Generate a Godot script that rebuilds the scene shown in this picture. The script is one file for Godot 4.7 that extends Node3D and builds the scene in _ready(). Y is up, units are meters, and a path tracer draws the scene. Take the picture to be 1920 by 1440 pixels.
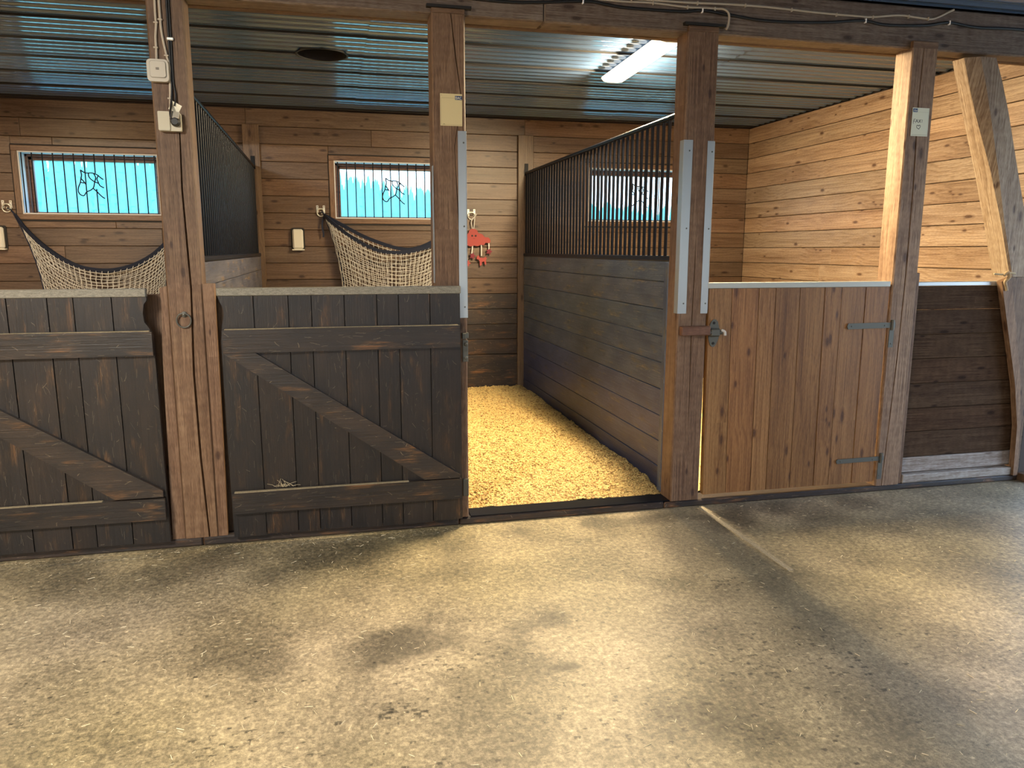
extends Node3D
# A horse stable: a row of timber loose boxes seen from the aisle. Units are metres, y up.
# The box fronts stand on the plane z = 0; the aisle lies towards +z, the boxes towards -z.

const BACK := -3.9      # inner face of the back wall
const RIGHT := 4.7      # inner face of the right wall of the last box
const LEFT := -3.65
const CEIL := 2.96      # boxes
const ACEIL := 3.07     # aisle
const FAR := 6.4        # wall behind the camera
const EAST := 7.6       # far right end of the aisle

var rng := RandomNumberGenerator.new()
var M := {}             # materials
var T := {}             # textures

# ------------------------------------------------------------------ mesh builder
class MB:
	var v := PackedVector3Array()
	var n := PackedVector3Array()
	var uv := PackedVector2Array()
	var c := PackedColorArray()
	var col := Color(1, 1, 1)
	var off := Vector2.ZERO
	var grain := 0          # axis that the wood grain follows
	var us := Vector2(1.0 / 2.4, 1.0 / 0.6)

	func vert(p: Vector3, nn: Vector3, t: Vector2) -> void:
		v.append(p); n.append(nn); uv.append(t); c.append(col)

	func uvof(p: Vector3, nn: Vector3) -> Vector2:
		var a := 0
		var m := absf(nn.x)
		if absf(nn.y) > m: a = 1; m = absf(nn.y)
		if absf(nn.z) > m: a = 2
		var g := grain
		var o := 3 - a - g
		if a == g:
			g = (a + 1) % 3
			o = (a + 2) % 3
			return Vector2(p[g] * us.x * 0.25, p[o] * us.y) + off
		return Vector2(p[g] * us.x, p[o] * us.y) + off

	func tri(a: Vector3, b: Vector3, d: Vector3, nn: Vector3) -> void:
		if (b - a).cross(d - a).dot(nn) > 0.0:
			var s := b; b = d; d = s
		vert(a, nn, uvof(a, nn)); vert(b, nn, uvof(b, nn)); vert(d, nn, uvof(d, nn))

	func quad(a: Vector3, b: Vector3, d: Vector3, e: Vector3, nn: Vector3) -> void:
		tri(a, b, d, nn); tri(a, d, e, nn)

	func quadn(a: Vector3, b: Vector3, d: Vector3, e: Vector3, towards: Vector3) -> void:
		var nn := (d - a).cross(e - b)
		if nn.length_squared() < 1e-16: return
		nn = nn.normalized()
		if nn.dot(towards) < 0.0: nn = -nn
		quad(a, b, d, e, nn)

	# smooth triangle with its own normals
	func stri(a: Vector3, b: Vector3, d: Vector3, na: Vector3, nb: Vector3, nd: Vector3, ta := Vector2.ZERO, tb := Vector2.ZERO, td := Vector2.ZERO) -> void:
		if (b - a).cross(d - a).dot(na + nb + nd) > 0.0:
			vert(a, na, ta); vert(d, nd, td); vert(b, nb, tb)
		else:
			vert(a, na, ta); vert(b, nb, tb); vert(d, nd, td)

	# box with every edge chamfered
	func box(lo: Vector3, hi: Vector3, bevel := 0.003, basis := Basis(), pivot := Vector3.ZERO) -> void:
		var ce := (lo + hi) * 0.5
		var h := (hi - lo) * 0.5
		var b := minf(bevel, minf(h.x, minf(h.y, h.z)) * 0.6)
		var P := {}
		for sx in [-1, 1]:
			for sy in [-1, 1]:
				for sz in [-1, 1]:
					var s := Vector3(sx, sy, sz)
					for a in 3:
						var q := Vector3(h.x - b, h.y - b, h.z - b)
						q[a] = h[a]
						P[[sx, sy, sz, a]] = pivot + basis * (ce + q * s - pivot)
		for a in 3:
			var b1 := (a + 1) % 3
			var c1 := (a + 2) % 3
			for s in [-1, 1]:
				var nn := Vector3.ZERO
				nn[a] = s
				var k := []
				for w in [[-1, -1], [1, -1], [1, 1], [-1, 1]]:
					var sg := [0, 0, 0]
					sg[a] = s; sg[b1] = w[0]; sg[c1] = w[1]
					k.append(P[[sg[0], sg[1], sg[2], a]])
				quad(k[0], k[1], k[2], k[3], (basis * nn))
			# edges between faces a and b1, running along c1
			if b > 0.0:
				for s in [-1, 1]:
					for t in [-1, 1]:
						var e := []
						for w in [-1, 1]:
							var sg := [0, 0, 0]
							sg[a] = s; sg[b1] = t; sg[c1] = w
							e.append(P[[sg[0], sg[1], sg[2], a]])
							e.append(P[[sg[0], sg[1], sg[2], b1]])
						var nn := Vector3.ZERO
						nn[a] = s; nn[b1] = t
						quad(e[0], e[1], e[3], e[2], (basis * nn).normalized())
		if b > 0.0:
			for sx in [-1, 1]:
				for sy in [-1, 1]:
					for sz in [-1, 1]:
						tri(P[[sx, sy, sz, 0]], P[[sx, sy, sz, 1]], P[[sx, sy, sz, 2]], (basis * Vector3(sx, sy, sz)).normalized())

	# upright slab: outline in x, y; between z0 and z1 (front)
	func slab(poly: PackedVector2Array, z0: float, z1: float) -> void:
		var idx := Geometry2D.triangulate_polygon(poly)
		for i in range(0, idx.size(), 3):
			for zz in [[z0, -1.0], [z1, 1.0]]:
				var p0 := poly[idx[i]]
				var p1 := poly[idx[i + 1]]
				var p2 := poly[idx[i + 2]]
				tri(Vector3(p0.x, p0.y, zz[0]), Vector3(p1.x, p1.y, zz[0]), Vector3(p2.x, p2.y, zz[0]), Vector3(0, 0, zz[1]))
		var sgn := -1.0 if Geometry2D.is_polygon_clockwise(poly) else 1.0
		for i in poly.size():
			var a := poly[i]
			var b := poly[(i + 1) % poly.size()]
			var d := b - a
			if d.length() < 1e-6: continue
			var nn := Vector3(d.y, -d.x, 0).normalized() * sgn
			quad(Vector3(a.x, a.y, z0), Vector3(b.x, b.y, z0), Vector3(b.x, b.y, z1), Vector3(a.x, a.y, z1), nn)

	func tube(pts: Array, r: float, sides := 8, closed := false, r2 := -1.0) -> void:
		var k := pts.size()
		var rings := []
		var up := Vector3(0.123, 0.97, 0.21).normalized()
		var len := 0.0
		for i in k:
			var a: Vector3 = pts[(i - 1 + k) % k] if closed else pts[maxi(i - 1, 0)]
			var b: Vector3 = pts[(i + 1) % k] if closed else pts[mini(i + 1, k - 1)]
			var d := (b - a).normalized()
			if absf(d.dot(up)) > 0.95: up = Vector3(0.9, 0.1, 0.3).normalized()
			var x := up.cross(d).normalized()
			var y := d.cross(x)
			up = y
			var ring := []
			var rr := r if r2 < 0.0 else lerpf(r, r2, float(i) / (k - 1))
			for j in sides:
				var t := TAU * j / sides
				var nn := x * cos(t) + y * sin(t)
				ring.append([pts[i] + nn * rr, nn])
			rings.append(ring)
		for i in (k if closed else k - 1):
			var A: Array = rings[i]
			var B: Array = rings[(i + 1) % k]
			for j in sides:
				var q: int = (j + 1) % sides
				stri(A[j][0], A[q][0], B[q][0], A[j][1], A[q][1], B[q][1])
				stri(A[j][0], B[q][0], B[j][0], A[j][1], B[q][1], B[j][1])
		if not closed:
			for e in [0, k - 1]:
				var d: Vector3 = (pts[0] - pts[1]).normalized() if e == 0 else (pts[k - 1] - pts[k - 2]).normalized()
				for j in sides:
					tri(pts[e], rings[e][j][0], rings[e][(j + 1) % sides][0], d)

	# a solid of revolution about a straight axis: profile of (distance along, radius)
	func lathe(at: Vector3, axis: Vector3, prof: Array, sides := 16) -> void:
		var x := axis.cross(Vector3(0.31, 0.5, 0.81)).normalized()
		var y := axis.cross(x).normalized()
		for i in prof.size() - 1:
			var p: Vector2 = prof[i]
			var q: Vector2 = prof[i + 1]
			var sl := (q - p)
			if sl.length() < 1e-7: continue
			for j in sides:
				var t0 := TAU * j / sides
				var t1 := TAU * (j + 1) / sides
				var d0 := x * cos(t0) + y * sin(t0)
				var d1 := x * cos(t1) + y * sin(t1)
				var n0 := (d0 * sl.x - axis * sl.y).normalized()
				var n1 := (d1 * sl.x - axis * sl.y).normalized()
				var a := at + axis * p.x + d0 * p.y
				var b := at + axis * p.x + d1 * p.y
				var c2 := at + axis * q.x + d1 * q.y
				var d := at + axis * q.x + d0 * q.y
				stri(a, b, c2, n0, n1, n1); stri(a, c2, d, n0, n1, n0)

	func mesh(at := Vector3.ZERO) -> ArrayMesh:
		var arr := []
		arr.resize(Mesh.ARRAY_MAX)
		if at != Vector3.ZERO:
			for i in v.size(): v[i] -= at
		arr[Mesh.ARRAY_VERTEX] = v
		arr[Mesh.ARRAY_NORMAL] = n
		arr[Mesh.ARRAY_TEX_UV] = uv
		arr[Mesh.ARRAY_COLOR] = c
		var m := ArrayMesh.new()
		m.add_surface_from_arrays(Mesh.PRIMITIVE_TRIANGLES, arr)
		return m

# ------------------------------------------------------------------ scene helpers
func mb(grain := 0, col := Color(1, 1, 1)) -> MB:
	var b := MB.new()
	b.grain = grain
	b.col = col
	b.off = Vector2(rng.randf(), rng.randf())
	return b

func tint(base: Color, spread := 0.12, hue := 0.04) -> Color:
	var k := 1.0 + rng.randf_range(-spread, spread)
	var h := rng.randf_range(-hue, hue)
	return Color(base.r * k * (1.0 + h), base.g * k, base.b * k * (1.0 - h))

func origin_of(o: Node) -> Vector3:
	var p := Vector3.ZERO
	while o is Node3D and o != self:
		p += o.position
		o = o.get_parent()
	return p

func thing(called: String, label: String, category: String, at := Vector3.ZERO, group := "") -> Node3D:
	var o := Node3D.new()
	o.name = called
	o.position = at
	add_child(o, true)
	o.set_meta("label", label)
	o.set_meta("category", category)
	if group: o.set_meta("group", group)
	return o

func structure(called: String) -> Node3D:
	var o := Node3D.new()
	o.name = called
	add_child(o, true)
	o.set_meta("kind", "structure")
	return o

func part(called: String, b: MB, mat: Material, parent: Node, label := "") -> MeshInstance3D:
	var o := MeshInstance3D.new()
	o.name = called
	o.mesh = b.mesh(origin_of(parent))
	o.material_override = null
	o.mesh.surface_set_material(0, mat)
	o.cast_shadow = GeometryInstance3D.SHADOW_CASTING_SETTING_ON
	parent.add_child(o, true)
	if label: o.set_meta("label", label)
	return o

func single(called: String, b: MB, mat: Material, at: Vector3, label: String, category: String, group := "") -> MeshInstance3D:
	var o := MeshInstance3D.new()
	o.name = called
	o.mesh = b.mesh(at)
	o.mesh.surface_set_material(0, mat)
	o.position = at
	add_child(o, true)
	o.set_meta("label", label)
	o.set_meta("category", category)
	if group: o.set_meta("group", group)
	return o

func smooth(pts: Array, per := 6) -> Array:   # Catmull-Rom through the points
	var out := []
	var k := pts.size()
	for i in k - 1:
		var p0: Vector3 = pts[maxi(i - 1, 0)]
		var p1: Vector3 = pts[i]
		var p2: Vector3 = pts[i + 1]
		var p3: Vector3 = pts[mini(i + 2, k - 1)]
		for j in per:
			out.append(p1.cubic_interpolate(p2, p0, p3, float(j) / per))
	out.append(pts[k - 1])
	return out

func curve_at(pts: Array, s: float) -> Vector3:
	var f := clampf(s, 0, 1) * (pts.size() - 1)
	var i := mini(int(f), pts.size() - 2)
	return pts[i].lerp(pts[i + 1], f - i)

# ------------------------------------------------------------------ textures
func noise(w: int, h: int, seed_: int, freq: float, oct := 3) -> PackedByteArray:
	var f := FastNoiseLite.new()
	f.noise_type = FastNoiseLite.TYPE_SIMPLEX_SMOOTH
	f.seed = seed_
	f.frequency = freq
	f.fractal_octaves = oct
	var im := f.get_seamless_image(w, h, false, false, 0.15, true)
	im.convert(Image.FORMAT_L8)
	return im.get_data()

func stretched(w: int, h: int, W: int, H: int, seed_: int, freq: float, oct := 3) -> PackedByteArray:
	var im := Image.create_from_data(w, h, false, Image.FORMAT_L8, noise(w, h, seed_, freq, oct))
	im.resize(W, H, Image.INTERPOLATE_CUBIC)
	return im.get_data()

func wood(seed_: int, W: int, H: int, rings: int, knots: int, contrast := 1.0, saw := 0.0) -> Array:
	var r := RandomNumberGenerator.new()
	r.seed = seed_
	var streak := stretched(32, H, W, H, seed_ + 1, 0.09, 4)
	var fine := stretched(W / 4, H, W, H, seed_ + 2, 0.25, 3)
	var wave := stretched(32, 32, W, H, seed_ + 3, 0.06, 2)
	var tone := stretched(16, 64, W, H, seed_ + 4, 0.06, 3)
	var saw_marks := stretched(W / 4, H / 16, W, H, seed_ + 9, 0.16, 2) if saw > 0.0 else PackedByteArray()
	var shift := PackedFloat32Array()
	shift.resize(W * H)
	var dark := PackedFloat32Array()
	dark.resize(W * H)
	for k in knots:
		var cx := r.randi() % W
		var cy := r.randi() % H
		var rad := r.randf_range(3.5, 9.0) * H / 512.0
		var ax := r.randf_range(1.0, 1.5)
		var R := int(rad * 5.0)
		for dy in range(-R, R + 1):
			var y := posmod(cy + dy, H)
			for dx in range(-R * 2, R * 2 + 1):
				var x := posmod(cx + dx, W)
				var q := sqrt(pow(dx / (ax * 1.1), 2.0) + float(dy * dy)) / rad
				var i := y * W + x
				shift[i] += 0.9 * signf(dy) * exp(-q * q * 0.12) * minf(1.0, absf(dy) / rad) * (1.0 if dy != 0 else 0.0)
				if q < 2.2:
					dark[i] = maxf(dark[i], clampf(1.45 - q, 0.0, 1.0) * (0.75 + 0.25 * sin(q * 9.0)) + 0.28 * clampf(2.2 - q, 0.0, 1.0))
	var out := PackedByteArray()
	out.resize(W * H * 3)
	var bump := PackedByteArray()
	bump.resize(W * H)
	for y in H:
		var t0 := float(y) / H * rings
		for x in W:
			var i := y * W + x
			var t := t0 + (wave[i] - 128) * 0.012 + shift[i] * 0.6
			var ring := 0.5 + 0.5 * sin(TAU * t + (streak[i] - 128) * 0.03)
			ring = ring * ring * ring
			var d := contrast * (0.30 * ring + 0.0022 * (190 - streak[i]) + 0.0020 * (150 - fine[i])) + 0.0012 * (128 - tone[i])
			if saw > 0.0:
				d += saw * 0.0035 * (saw_marks[i] - 128)
			d = clampf(d, -0.1, 0.8)
			var kd := minf(1.0, dark[i])
			var rr := 1.0 - 0.60 * d
			var gg := 1.0 - 0.72 * d
			var bb := 1.0 - 0.82 * d
			rr = lerpf(rr, 0.40, kd * 0.8); gg = lerpf(gg, 0.30, kd * 0.8); bb = lerpf(bb, 0.24, kd * 0.8)
			out[i * 3] = int(clampf(rr * 242.0, 0, 255))
			out[i * 3 + 1] = int(clampf(gg * 242.0, 0, 255))
			out[i * 3 + 2] = int(clampf(bb * 242.0, 0, 255))
			bump[i] = int(clampf(200.0 - 120.0 * d - 60.0 * kd, 0, 255))
	return [out, bump]

func tex(data: PackedByteArray, W: int, H: int, f := Image.FORMAT_RGB8) -> ImageTexture:
	return ImageTexture.create_from_image(Image.create_from_data(W, H, false, f, data))

# dark, rubbed, dung-stained boards: wood grain under blotches, bare worn spots, scratches and bits of straw
func grime(src: PackedByteArray, W: int, H: int, seed_: int, worn: float, lo: Color, hi: Color, bare: Color) -> PackedByteArray:
	var r := RandomNumberGenerator.new()
	r.seed = seed_
	var blot := stretched(128, 64, W, H, seed_ + 5, 0.045, 4)
	var spots := stretched(128, 128, W, H, seed_ + 6, 0.05, 4)
	var speck := noise(W / 2, H / 2, seed_ + 7, 0.35, 2)
	var out := PackedByteArray()
	out.resize(W * H * 3)
	for y in H:
		for x in W:
			var i := y * W + x
			var g := src[i * 3 + 1] / 255.0
			var b := blot[i] / 255.0
			var w := clampf((spots[i] / 255.0 - (0.80 - worn)) * 5.0, 0.0, 1.0) * clampf(g * 1.6 - 0.55, 0.0, 1.0)
			var s := clampf((speck[(y / 2) * (W / 2) + x / 2] - 178) / 60.0, 0.0, 1.0) * 0.5
			var k := 0.62 + 0.55 * g
			var rr := lerpf(lo.r8, hi.r8, b) * k
			var gg := lerpf(lo.g8, hi.g8, b) * k
			var bb := lerpf(lo.b8, hi.b8, b) * k
			rr = lerpf(rr, bare.r8 * g, w); gg = lerpf(gg, bare.g8 * g, w); bb = lerpf(bb, bare.b8 * g, w)
			rr = lerpf(rr, bare.r8, s * 0.55); gg = lerpf(gg, bare.g8, s * 0.55); bb = lerpf(bb, bare.b8, s * 0.55)
			out[i * 3] = int(clampf(rr, 0, 255)); out[i * 3 + 1] = int(clampf(gg, 0, 255)); out[i * 3 + 2] = int(clampf(bb, 0, 255))
	for k in 420:
		var x := r.randf() * W
		var y := r.randf() * H
		var a := r.randf_range(-0.4, 0.4) if r.randf() < 0.6 else r.randf_range(-1.57, 1.57)
		var L := r.randf_range(4, 26)
		var bri := r.randf_range(0.25, 0.75)
		for q in int(L):
			var i := posmod(int(y), H) * W + posmod(int(x), W)
			for ch in 3:
				out[i * 3 + ch] = int(lerpf(out[i * 3 + ch], [196, 176, 140][ch], bri))
			x += cos(a); y += sin(a) * 0.9
			a += r.randf_range(-0.12, 0.12)
	return out

func make_floor_texture() -> void:
	# covers x -2.6..5.4 and z -0.6..5.4 once
	var W := 1600
	var H := 1200
	var big := stretched(64, 48, W, H, 91, 0.06, 4)
	var mid := stretched(400, 300, W, H, 92, 0.035, 4)
	var fin := noise(800, 600, 93, 0.3, 3)
	var out := PackedByteArray()
	out.resize(W * H * 3)
	var r := RandomNumberGenerator.new()
	r.seed = 5
	for y in H:
		for x in W:
			var i := y * W + x
			var k := 0.86 + 0.0008 * (big[i] - 128) + 0.0013 * (mid[i] - 128) + 0.0019 * (fin[(y >> 1) * 800 + (x >> 1)] - 128)
			out[i * 3] = int(clampf(187.0 * k, 0, 255)); out[i * 3 + 1] = int(clampf(170.0 * k, 0, 255)); out[i * 3 + 2] = int(clampf((138.0 + 0.07 * (big[i] - 128)) * k, 0, 255))
	# damp and dirt stains, plus door shade painted by the left sill: x, z, half sizes, how dark
	var stains_and_shade := [[0.05, 1.34, 0.38, 0.10, 0.32], [0.45, 1.33, 0.30, 0.12, 0.34], [0.76, 1.26, 0.16, 0.06, 0.22], [0.55, 1.62, 0.34, 0.07, 0.16],
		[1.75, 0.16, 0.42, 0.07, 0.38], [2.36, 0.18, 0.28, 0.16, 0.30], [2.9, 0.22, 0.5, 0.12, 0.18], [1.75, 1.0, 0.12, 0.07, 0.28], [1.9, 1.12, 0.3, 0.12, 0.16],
		[-0.45, 0.25, 0.9, 0.16, 0.10], [-1.3, 0.4, 0.8, 0.2, 0.12], [0.15, 0.2, 0.9, 0.12, 0.10], [0.86, 1.64, 0.03, 0.016, 0.6], [-0.86, 1.08, 0.035, 0.03, 0.3], [-0.3, 0.95, 0.22, 0.12, 0.16],  # broad ones by the left sill: door shade painted into the floor
		[1.2, 2.1, 0.3, 0.1, 0.1], [1.75, 2.0, 0.4, 0.3, 0.12], [3.3, 0.5, 0.5, 0.1, 0.14], [0.4, 2.0, 0.5, 0.1, 0.1], [-0.2, 1.6, 0.25, 0.1, 0.12]]
	for s in stains_and_shade:
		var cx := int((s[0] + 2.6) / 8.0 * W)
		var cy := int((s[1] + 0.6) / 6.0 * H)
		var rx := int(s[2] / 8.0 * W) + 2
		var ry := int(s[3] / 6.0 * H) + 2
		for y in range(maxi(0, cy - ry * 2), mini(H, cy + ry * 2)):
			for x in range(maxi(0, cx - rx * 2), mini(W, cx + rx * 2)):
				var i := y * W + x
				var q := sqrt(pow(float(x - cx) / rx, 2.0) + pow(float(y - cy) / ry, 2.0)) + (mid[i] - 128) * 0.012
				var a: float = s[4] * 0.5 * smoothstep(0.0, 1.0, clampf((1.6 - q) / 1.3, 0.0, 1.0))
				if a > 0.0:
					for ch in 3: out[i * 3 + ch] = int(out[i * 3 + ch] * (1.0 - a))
	# pitted aggregate: dark and pale grains
	for k in 5200:
		var x := r.randi() % W
		var y := r.randi() % H
		var pale := r.randf() < 0.5
		var f := r.randf_range(1.12, 1.3) if pale else r.randf_range(0.45, 0.85)
		var a := r.randi_range(1, 3)
		var b := r.randi_range(1, 2)
		for dy in b:
			for dx in a:
				var i := posmod(y + dy, H) * W + posmod(x + dx, W)
				for ch in 3: out[i * 3 + ch] = int(clampf(out[i * 3 + ch] * f, 0, 255))
	# clusters of dark pits near the aisle's middle
	for cl in [[0.18, 1.78, 0.10, 30], [0.5, 1.5, 0.2, 26], [1.75, 1.75, 0.45, 110], [-0.38, 1.85, 0.12, 26], [1.2, 2.0, 0.6, 90], [0.0, 2.2, 0.6, 70], [1.82, 1.06, 0.1, 24]]:
		for k in cl[3]:
			var x := int((cl[0] + r.randfn(0, cl[2] * 0.6) + 2.6) / 8.0 * W)
			var y := int((cl[1] + r.randfn(0, cl[2] * 0.4) + 0.6) / 6.0 * H)
			for dx in r.randi_range(1, 5):
				for dy in r.randi_range(1, 3):
					var i := posmod(y + dy, H) * W + posmod(x + dx, W)
					for ch in 3: out[i * 3 + ch] = int(out[i * 3 + ch] * 0.62)
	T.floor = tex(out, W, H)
	# fine relief and speckle, one metre to the tile
	var n1 := noise(512, 512, 71, 0.12, 4)
	var n2 := noise(512, 512, 72, 0.5, 2)
	var det := PackedByteArray()
	det.resize(512 * 512 * 3)
	var bmp := PackedByteArray()
	bmp.resize(512 * 512)
	for i in 512 * 512:
		var k := 222.0 + 0.30 * (n1[i] - 128) + 0.46 * (n2[i] - 128)
		det[i * 3] = int(clampf(k, 0, 255)); det[i * 3 + 1] = int(clampf(k, 0, 255)); det[i * 3 + 2] = int(clampf(k - 3, 0, 255))
		bmp[i] = int(clampf(128 + 0.5 * (n1[i] - 128) + 0.3 * (n2[i] - 128), 0, 255))
	T.floor_detail = tex(det, 512, 512)
	T.floor_bump = tex(bmp, 512, 512, Image.FORMAT_L8)

func pen(im: Image, pts: Array, col: Color, w := 1) -> void:
	for i in pts.size() - 1:
		var a: Vector2 = pts[i]
		var b: Vector2 = pts[i + 1]
		var k := int(a.distance_to(b) * 2.0) + 1
		for j in k + 1:
			var p := a.lerp(b, float(j) / k)
			for dx in w:
				for dy in w:
					var x := int(p.x) + dx
					var y := int(p.y) + dy
					if x >= 0 and y >= 0 and x < im.get_width() and y < im.get_height(): im.set_pixel(x, y, col)

func make_papers() -> void:
	# blank yellowed card with a ruled border and a blue printed tab
	var a := Image.create(192, 272, false, Image.FORMAT_RGB8)
	a.fill(Color8(206, 190, 144))
	var line := Color8(88, 78, 62)
	pen(a, [Vector2(8, 36), Vector2(8, 262), Vector2(186, 262)], line, 1)
	pen(a, [Vector2(14, 36), Vector2(128, 36)], line, 1)
	pen(a, [Vector2(24, 262), Vector2(30, 254), Vector2(40, 262)], line, 2)
	a.fill_rect(Rect2i(130, 16, 62, 34), Color8(28, 52, 96))
	var w := Color8(225, 220, 200)
	pen(a, [Vector2(134, 42), Vector2(134, 22), Vector2(144, 22), Vector2(144, 31), Vector2(134, 31), Vector2(145, 32), Vector2(145, 42), Vector2(134, 42)], w, 3)
	pen(a, [Vector2(151, 42), Vector2(158, 22), Vector2(165, 42)], w, 3)
	pen(a, [Vector2(153, 36), Vector2(163, 36)], w, 2)
	pen(a, [Vector2(184, 24), Vector2(172, 24), Vector2(170, 32), Vector2(172, 41), Vector2(184, 41)], w, 3)
	a.fill_rect(Rect2i(10, 12, 4, 4), Color8(60, 50, 40))
	T.card_a = ImageTexture.create_from_image(a)
	# handwritten card: FAXI and a heart
	var b := Image.create(192, 272, false, Image.FORMAT_RGB8)
	b.fill(Color8(222, 226, 206))
	b.fill_rect(Rect2i(6, 8, 52, 34), Color8(30, 72, 120))
	pen(b, [Vector2(14, 34), Vector2(22, 16), Vector2(30, 34)], w, 3)
	pen(b, [Vector2(34, 34), Vector2(34, 18), Vector2(46, 34), Vector2(50, 20)], w, 3)
	pen(b, [Vector2(60, 40), Vector2(184, 40)], Color8(150, 150, 140), 1)
	pen(b, [Vector2(10, 258), Vector2(184, 258)], Color8(120, 116, 104), 2)
	pen(b, [Vector2(184, 10), Vector2(184, 262)], Color8(150, 150, 140), 1)
	var ink := Color8(38, 40, 48)
	pen(b, [Vector2(38, 108), Vector2(22, 110), Vector2(18, 150)], ink, 4)
	pen(b, [Vector2(16, 128), Vector2(36, 126)], ink, 4)
	pen(b, [Vector2(42, 142), Vector2(56, 110), Vector2(70, 140)], ink, 4)
	pen(b, [Vector2(48, 130), Vector2(66, 128)], ink, 4)
	pen(b, [Vector2(78, 112), Vector2(100, 138)], ink, 4)
	pen(b, [Vector2(102, 110), Vector2(78, 140)], ink, 4)
	pen(b, [Vector2(118, 112), Vector2(116, 136)], ink, 4)
	pen(b, [Vector2(84, 200), Vector2(62, 190), Vector2(58, 172), Vector2(70, 164), Vector2(80, 172), Vector2(92, 162), Vector2(102, 172), Vector2(98, 186), Vector2(86, 202)], ink, 4)
	T.card_b = ImageTexture.create_from_image(b)

func make_textures() -> void:
	var a := wood(11, 1024, 512, 16, 22, 0.68)
	T.pine = tex(a[0], 1024, 512)
	T.pine_b = tex(a[1], 1024, 512, Image.FORMAT_L8)
	var b := wood(23, 1024, 512, 7, 12, 0.75, 0.22)
	T.sawn = tex(b[0], 1024, 512)
	T.sawn_b = tex(b[1], 1024, 512, Image.FORMAT_L8)
	var c := wood(37, 1024, 512, 14, 14)
	T.grimy = tex(grime(c[0], 1024, 512, 40, 0.17, Color8(34, 32, 33), Color8(62, 50, 42), Color8(128, 90, 58)), 1024, 512)
	T.rubbed = tex(grime(c[0], 1024, 512, 60, 0.14, Color8(56, 60, 76), Color8(92, 90, 96), Color8(150, 122, 92)), 1024, 512)
	T.grimy_b = tex(c[1], 1024, 512, Image.FORMAT_L8)
	make_floor_texture()
	make_papers()

func mat(called: String, col: Color, rough: float, metal := 0.0, t: Texture2D = null, bump: Texture2D = null, depth := 0.0) -> StandardMaterial3D:
	var m := StandardMaterial3D.new()
	m.resource_name = called
	m.albedo_color = col
	m.roughness = rough
	m.metallic = metal
	m.vertex_color_use_as_albedo = true
	if t: m.albedo_texture = t
	if bump:
		m.heightmap_enabled = true
		m.heightmap_texture = bump
		m.heightmap_scale = depth
	M[called] = m
	return m

func make_materials() -> void:
	mat("pine", Color(1, 1, 1), 0.42, 0.0, T.pine, T.pine_b, 0.12)
	mat("sawn", Color(1, 1, 1), 0.62, 0.0, T.sawn, T.sawn_b, 0.25)
	mat("dull_board", Color(1, 1, 1), 0.85, 0.0, T.sawn, T.sawn_b, 0.2).metallic_specular = 0.3
	mat("grimy", Color(1, 1, 1), 0.42, 0.0, T.grimy, T.grimy_b, 0.15)
	mat("rubbed", Color(1, 1, 1), 0.42, 0.0, T.rubbed, T.grimy_b, 0.15)
	mat("scuffed", Color(1, 1, 1), 0.55, 0.1, T.floor_detail)
	mat("sheet", Color8(104, 132, 172), 0.115, 0.25).metallic_specular = 0.68
	mat("galvanised", Color8(178, 184, 186), 0.38, 0.7)
	mat("capping", Color8(176, 178, 172), 0.42, 0.45)
	mat("bright_zinc", Color8(226, 226, 218), 0.3, 0.5)
	mat("black_steel", Color8(11, 14, 22), 0.38, 0.1).metallic_specular = 0.28
	mat("iron", Color8(96, 96, 90), 0.5, 0.6)
	mat("dark", Color8(24, 21, 20), 0.7)
	mat("plastic", Color8(178, 171, 156), 0.45)
	mat("cable_white", Color8(178, 166, 148), 0.5)
	mat("rubber", Color8(18, 18, 20), 0.5)
	mat("webbing", Color8(22, 30, 52), 0.85)
	mat("cord", Color8(192, 190, 186), 0.85)
	mat("salt", Color8(205, 202, 192), 0.6)
	mat("felt", Color8(150, 66, 62), 0.8)
	mat("plain", Color8(255, 255, 255), 0.75)
	mat("concrete", Color8(255, 255, 255), 0.8, 0.0, T.floor_detail, T.floor_bump, 0.3)
	mat("lamp_body", Color8(196, 196, 190), 0.5)
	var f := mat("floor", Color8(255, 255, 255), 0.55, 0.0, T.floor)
	f.detail_enabled = true
	f.detail_albedo = T.floor_detail
	f.detail_blend_mode = BaseMaterial3D.BLEND_MODE_MUL
	f.detail_uv_layer = BaseMaterial3D.DETAIL_UV_2
	f.uv2_scale = Vector3(1, 1, 1)
	mat("bedding", Color8(255, 255, 255), 0.85)
	var g := mat("lamp_diffuser", Color8(250, 248, 240), 0.4)
	g.emission_enabled = true
	g.emission = Color(1.0, 0.95, 0.84)
	g.emission_energy_multiplier = 2.6
	# dusty, algae-filmed window sheet: part clear, part scattering
	var p := mat("dirty_pane", Color(0.37, 0.86, 0.98, 0.6), 0.5)
	p.transparency = BaseMaterial3D.TRANSPARENCY_ALPHA
	p.backlight_enabled = true
	p.backlight = Color(1, 1, 1)
	var q := mat("clear_pane", Color(1, 1, 1, 0.08), 0.05)
	q.transparency = BaseMaterial3D.TRANSPARENCY_ALPHA
	for k in [["card_a", T.card_a], ["card_b", T.card_b]]:
		mat(k[0], Color(1, 1, 1), 0.7, 0.0, k[1])

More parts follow.
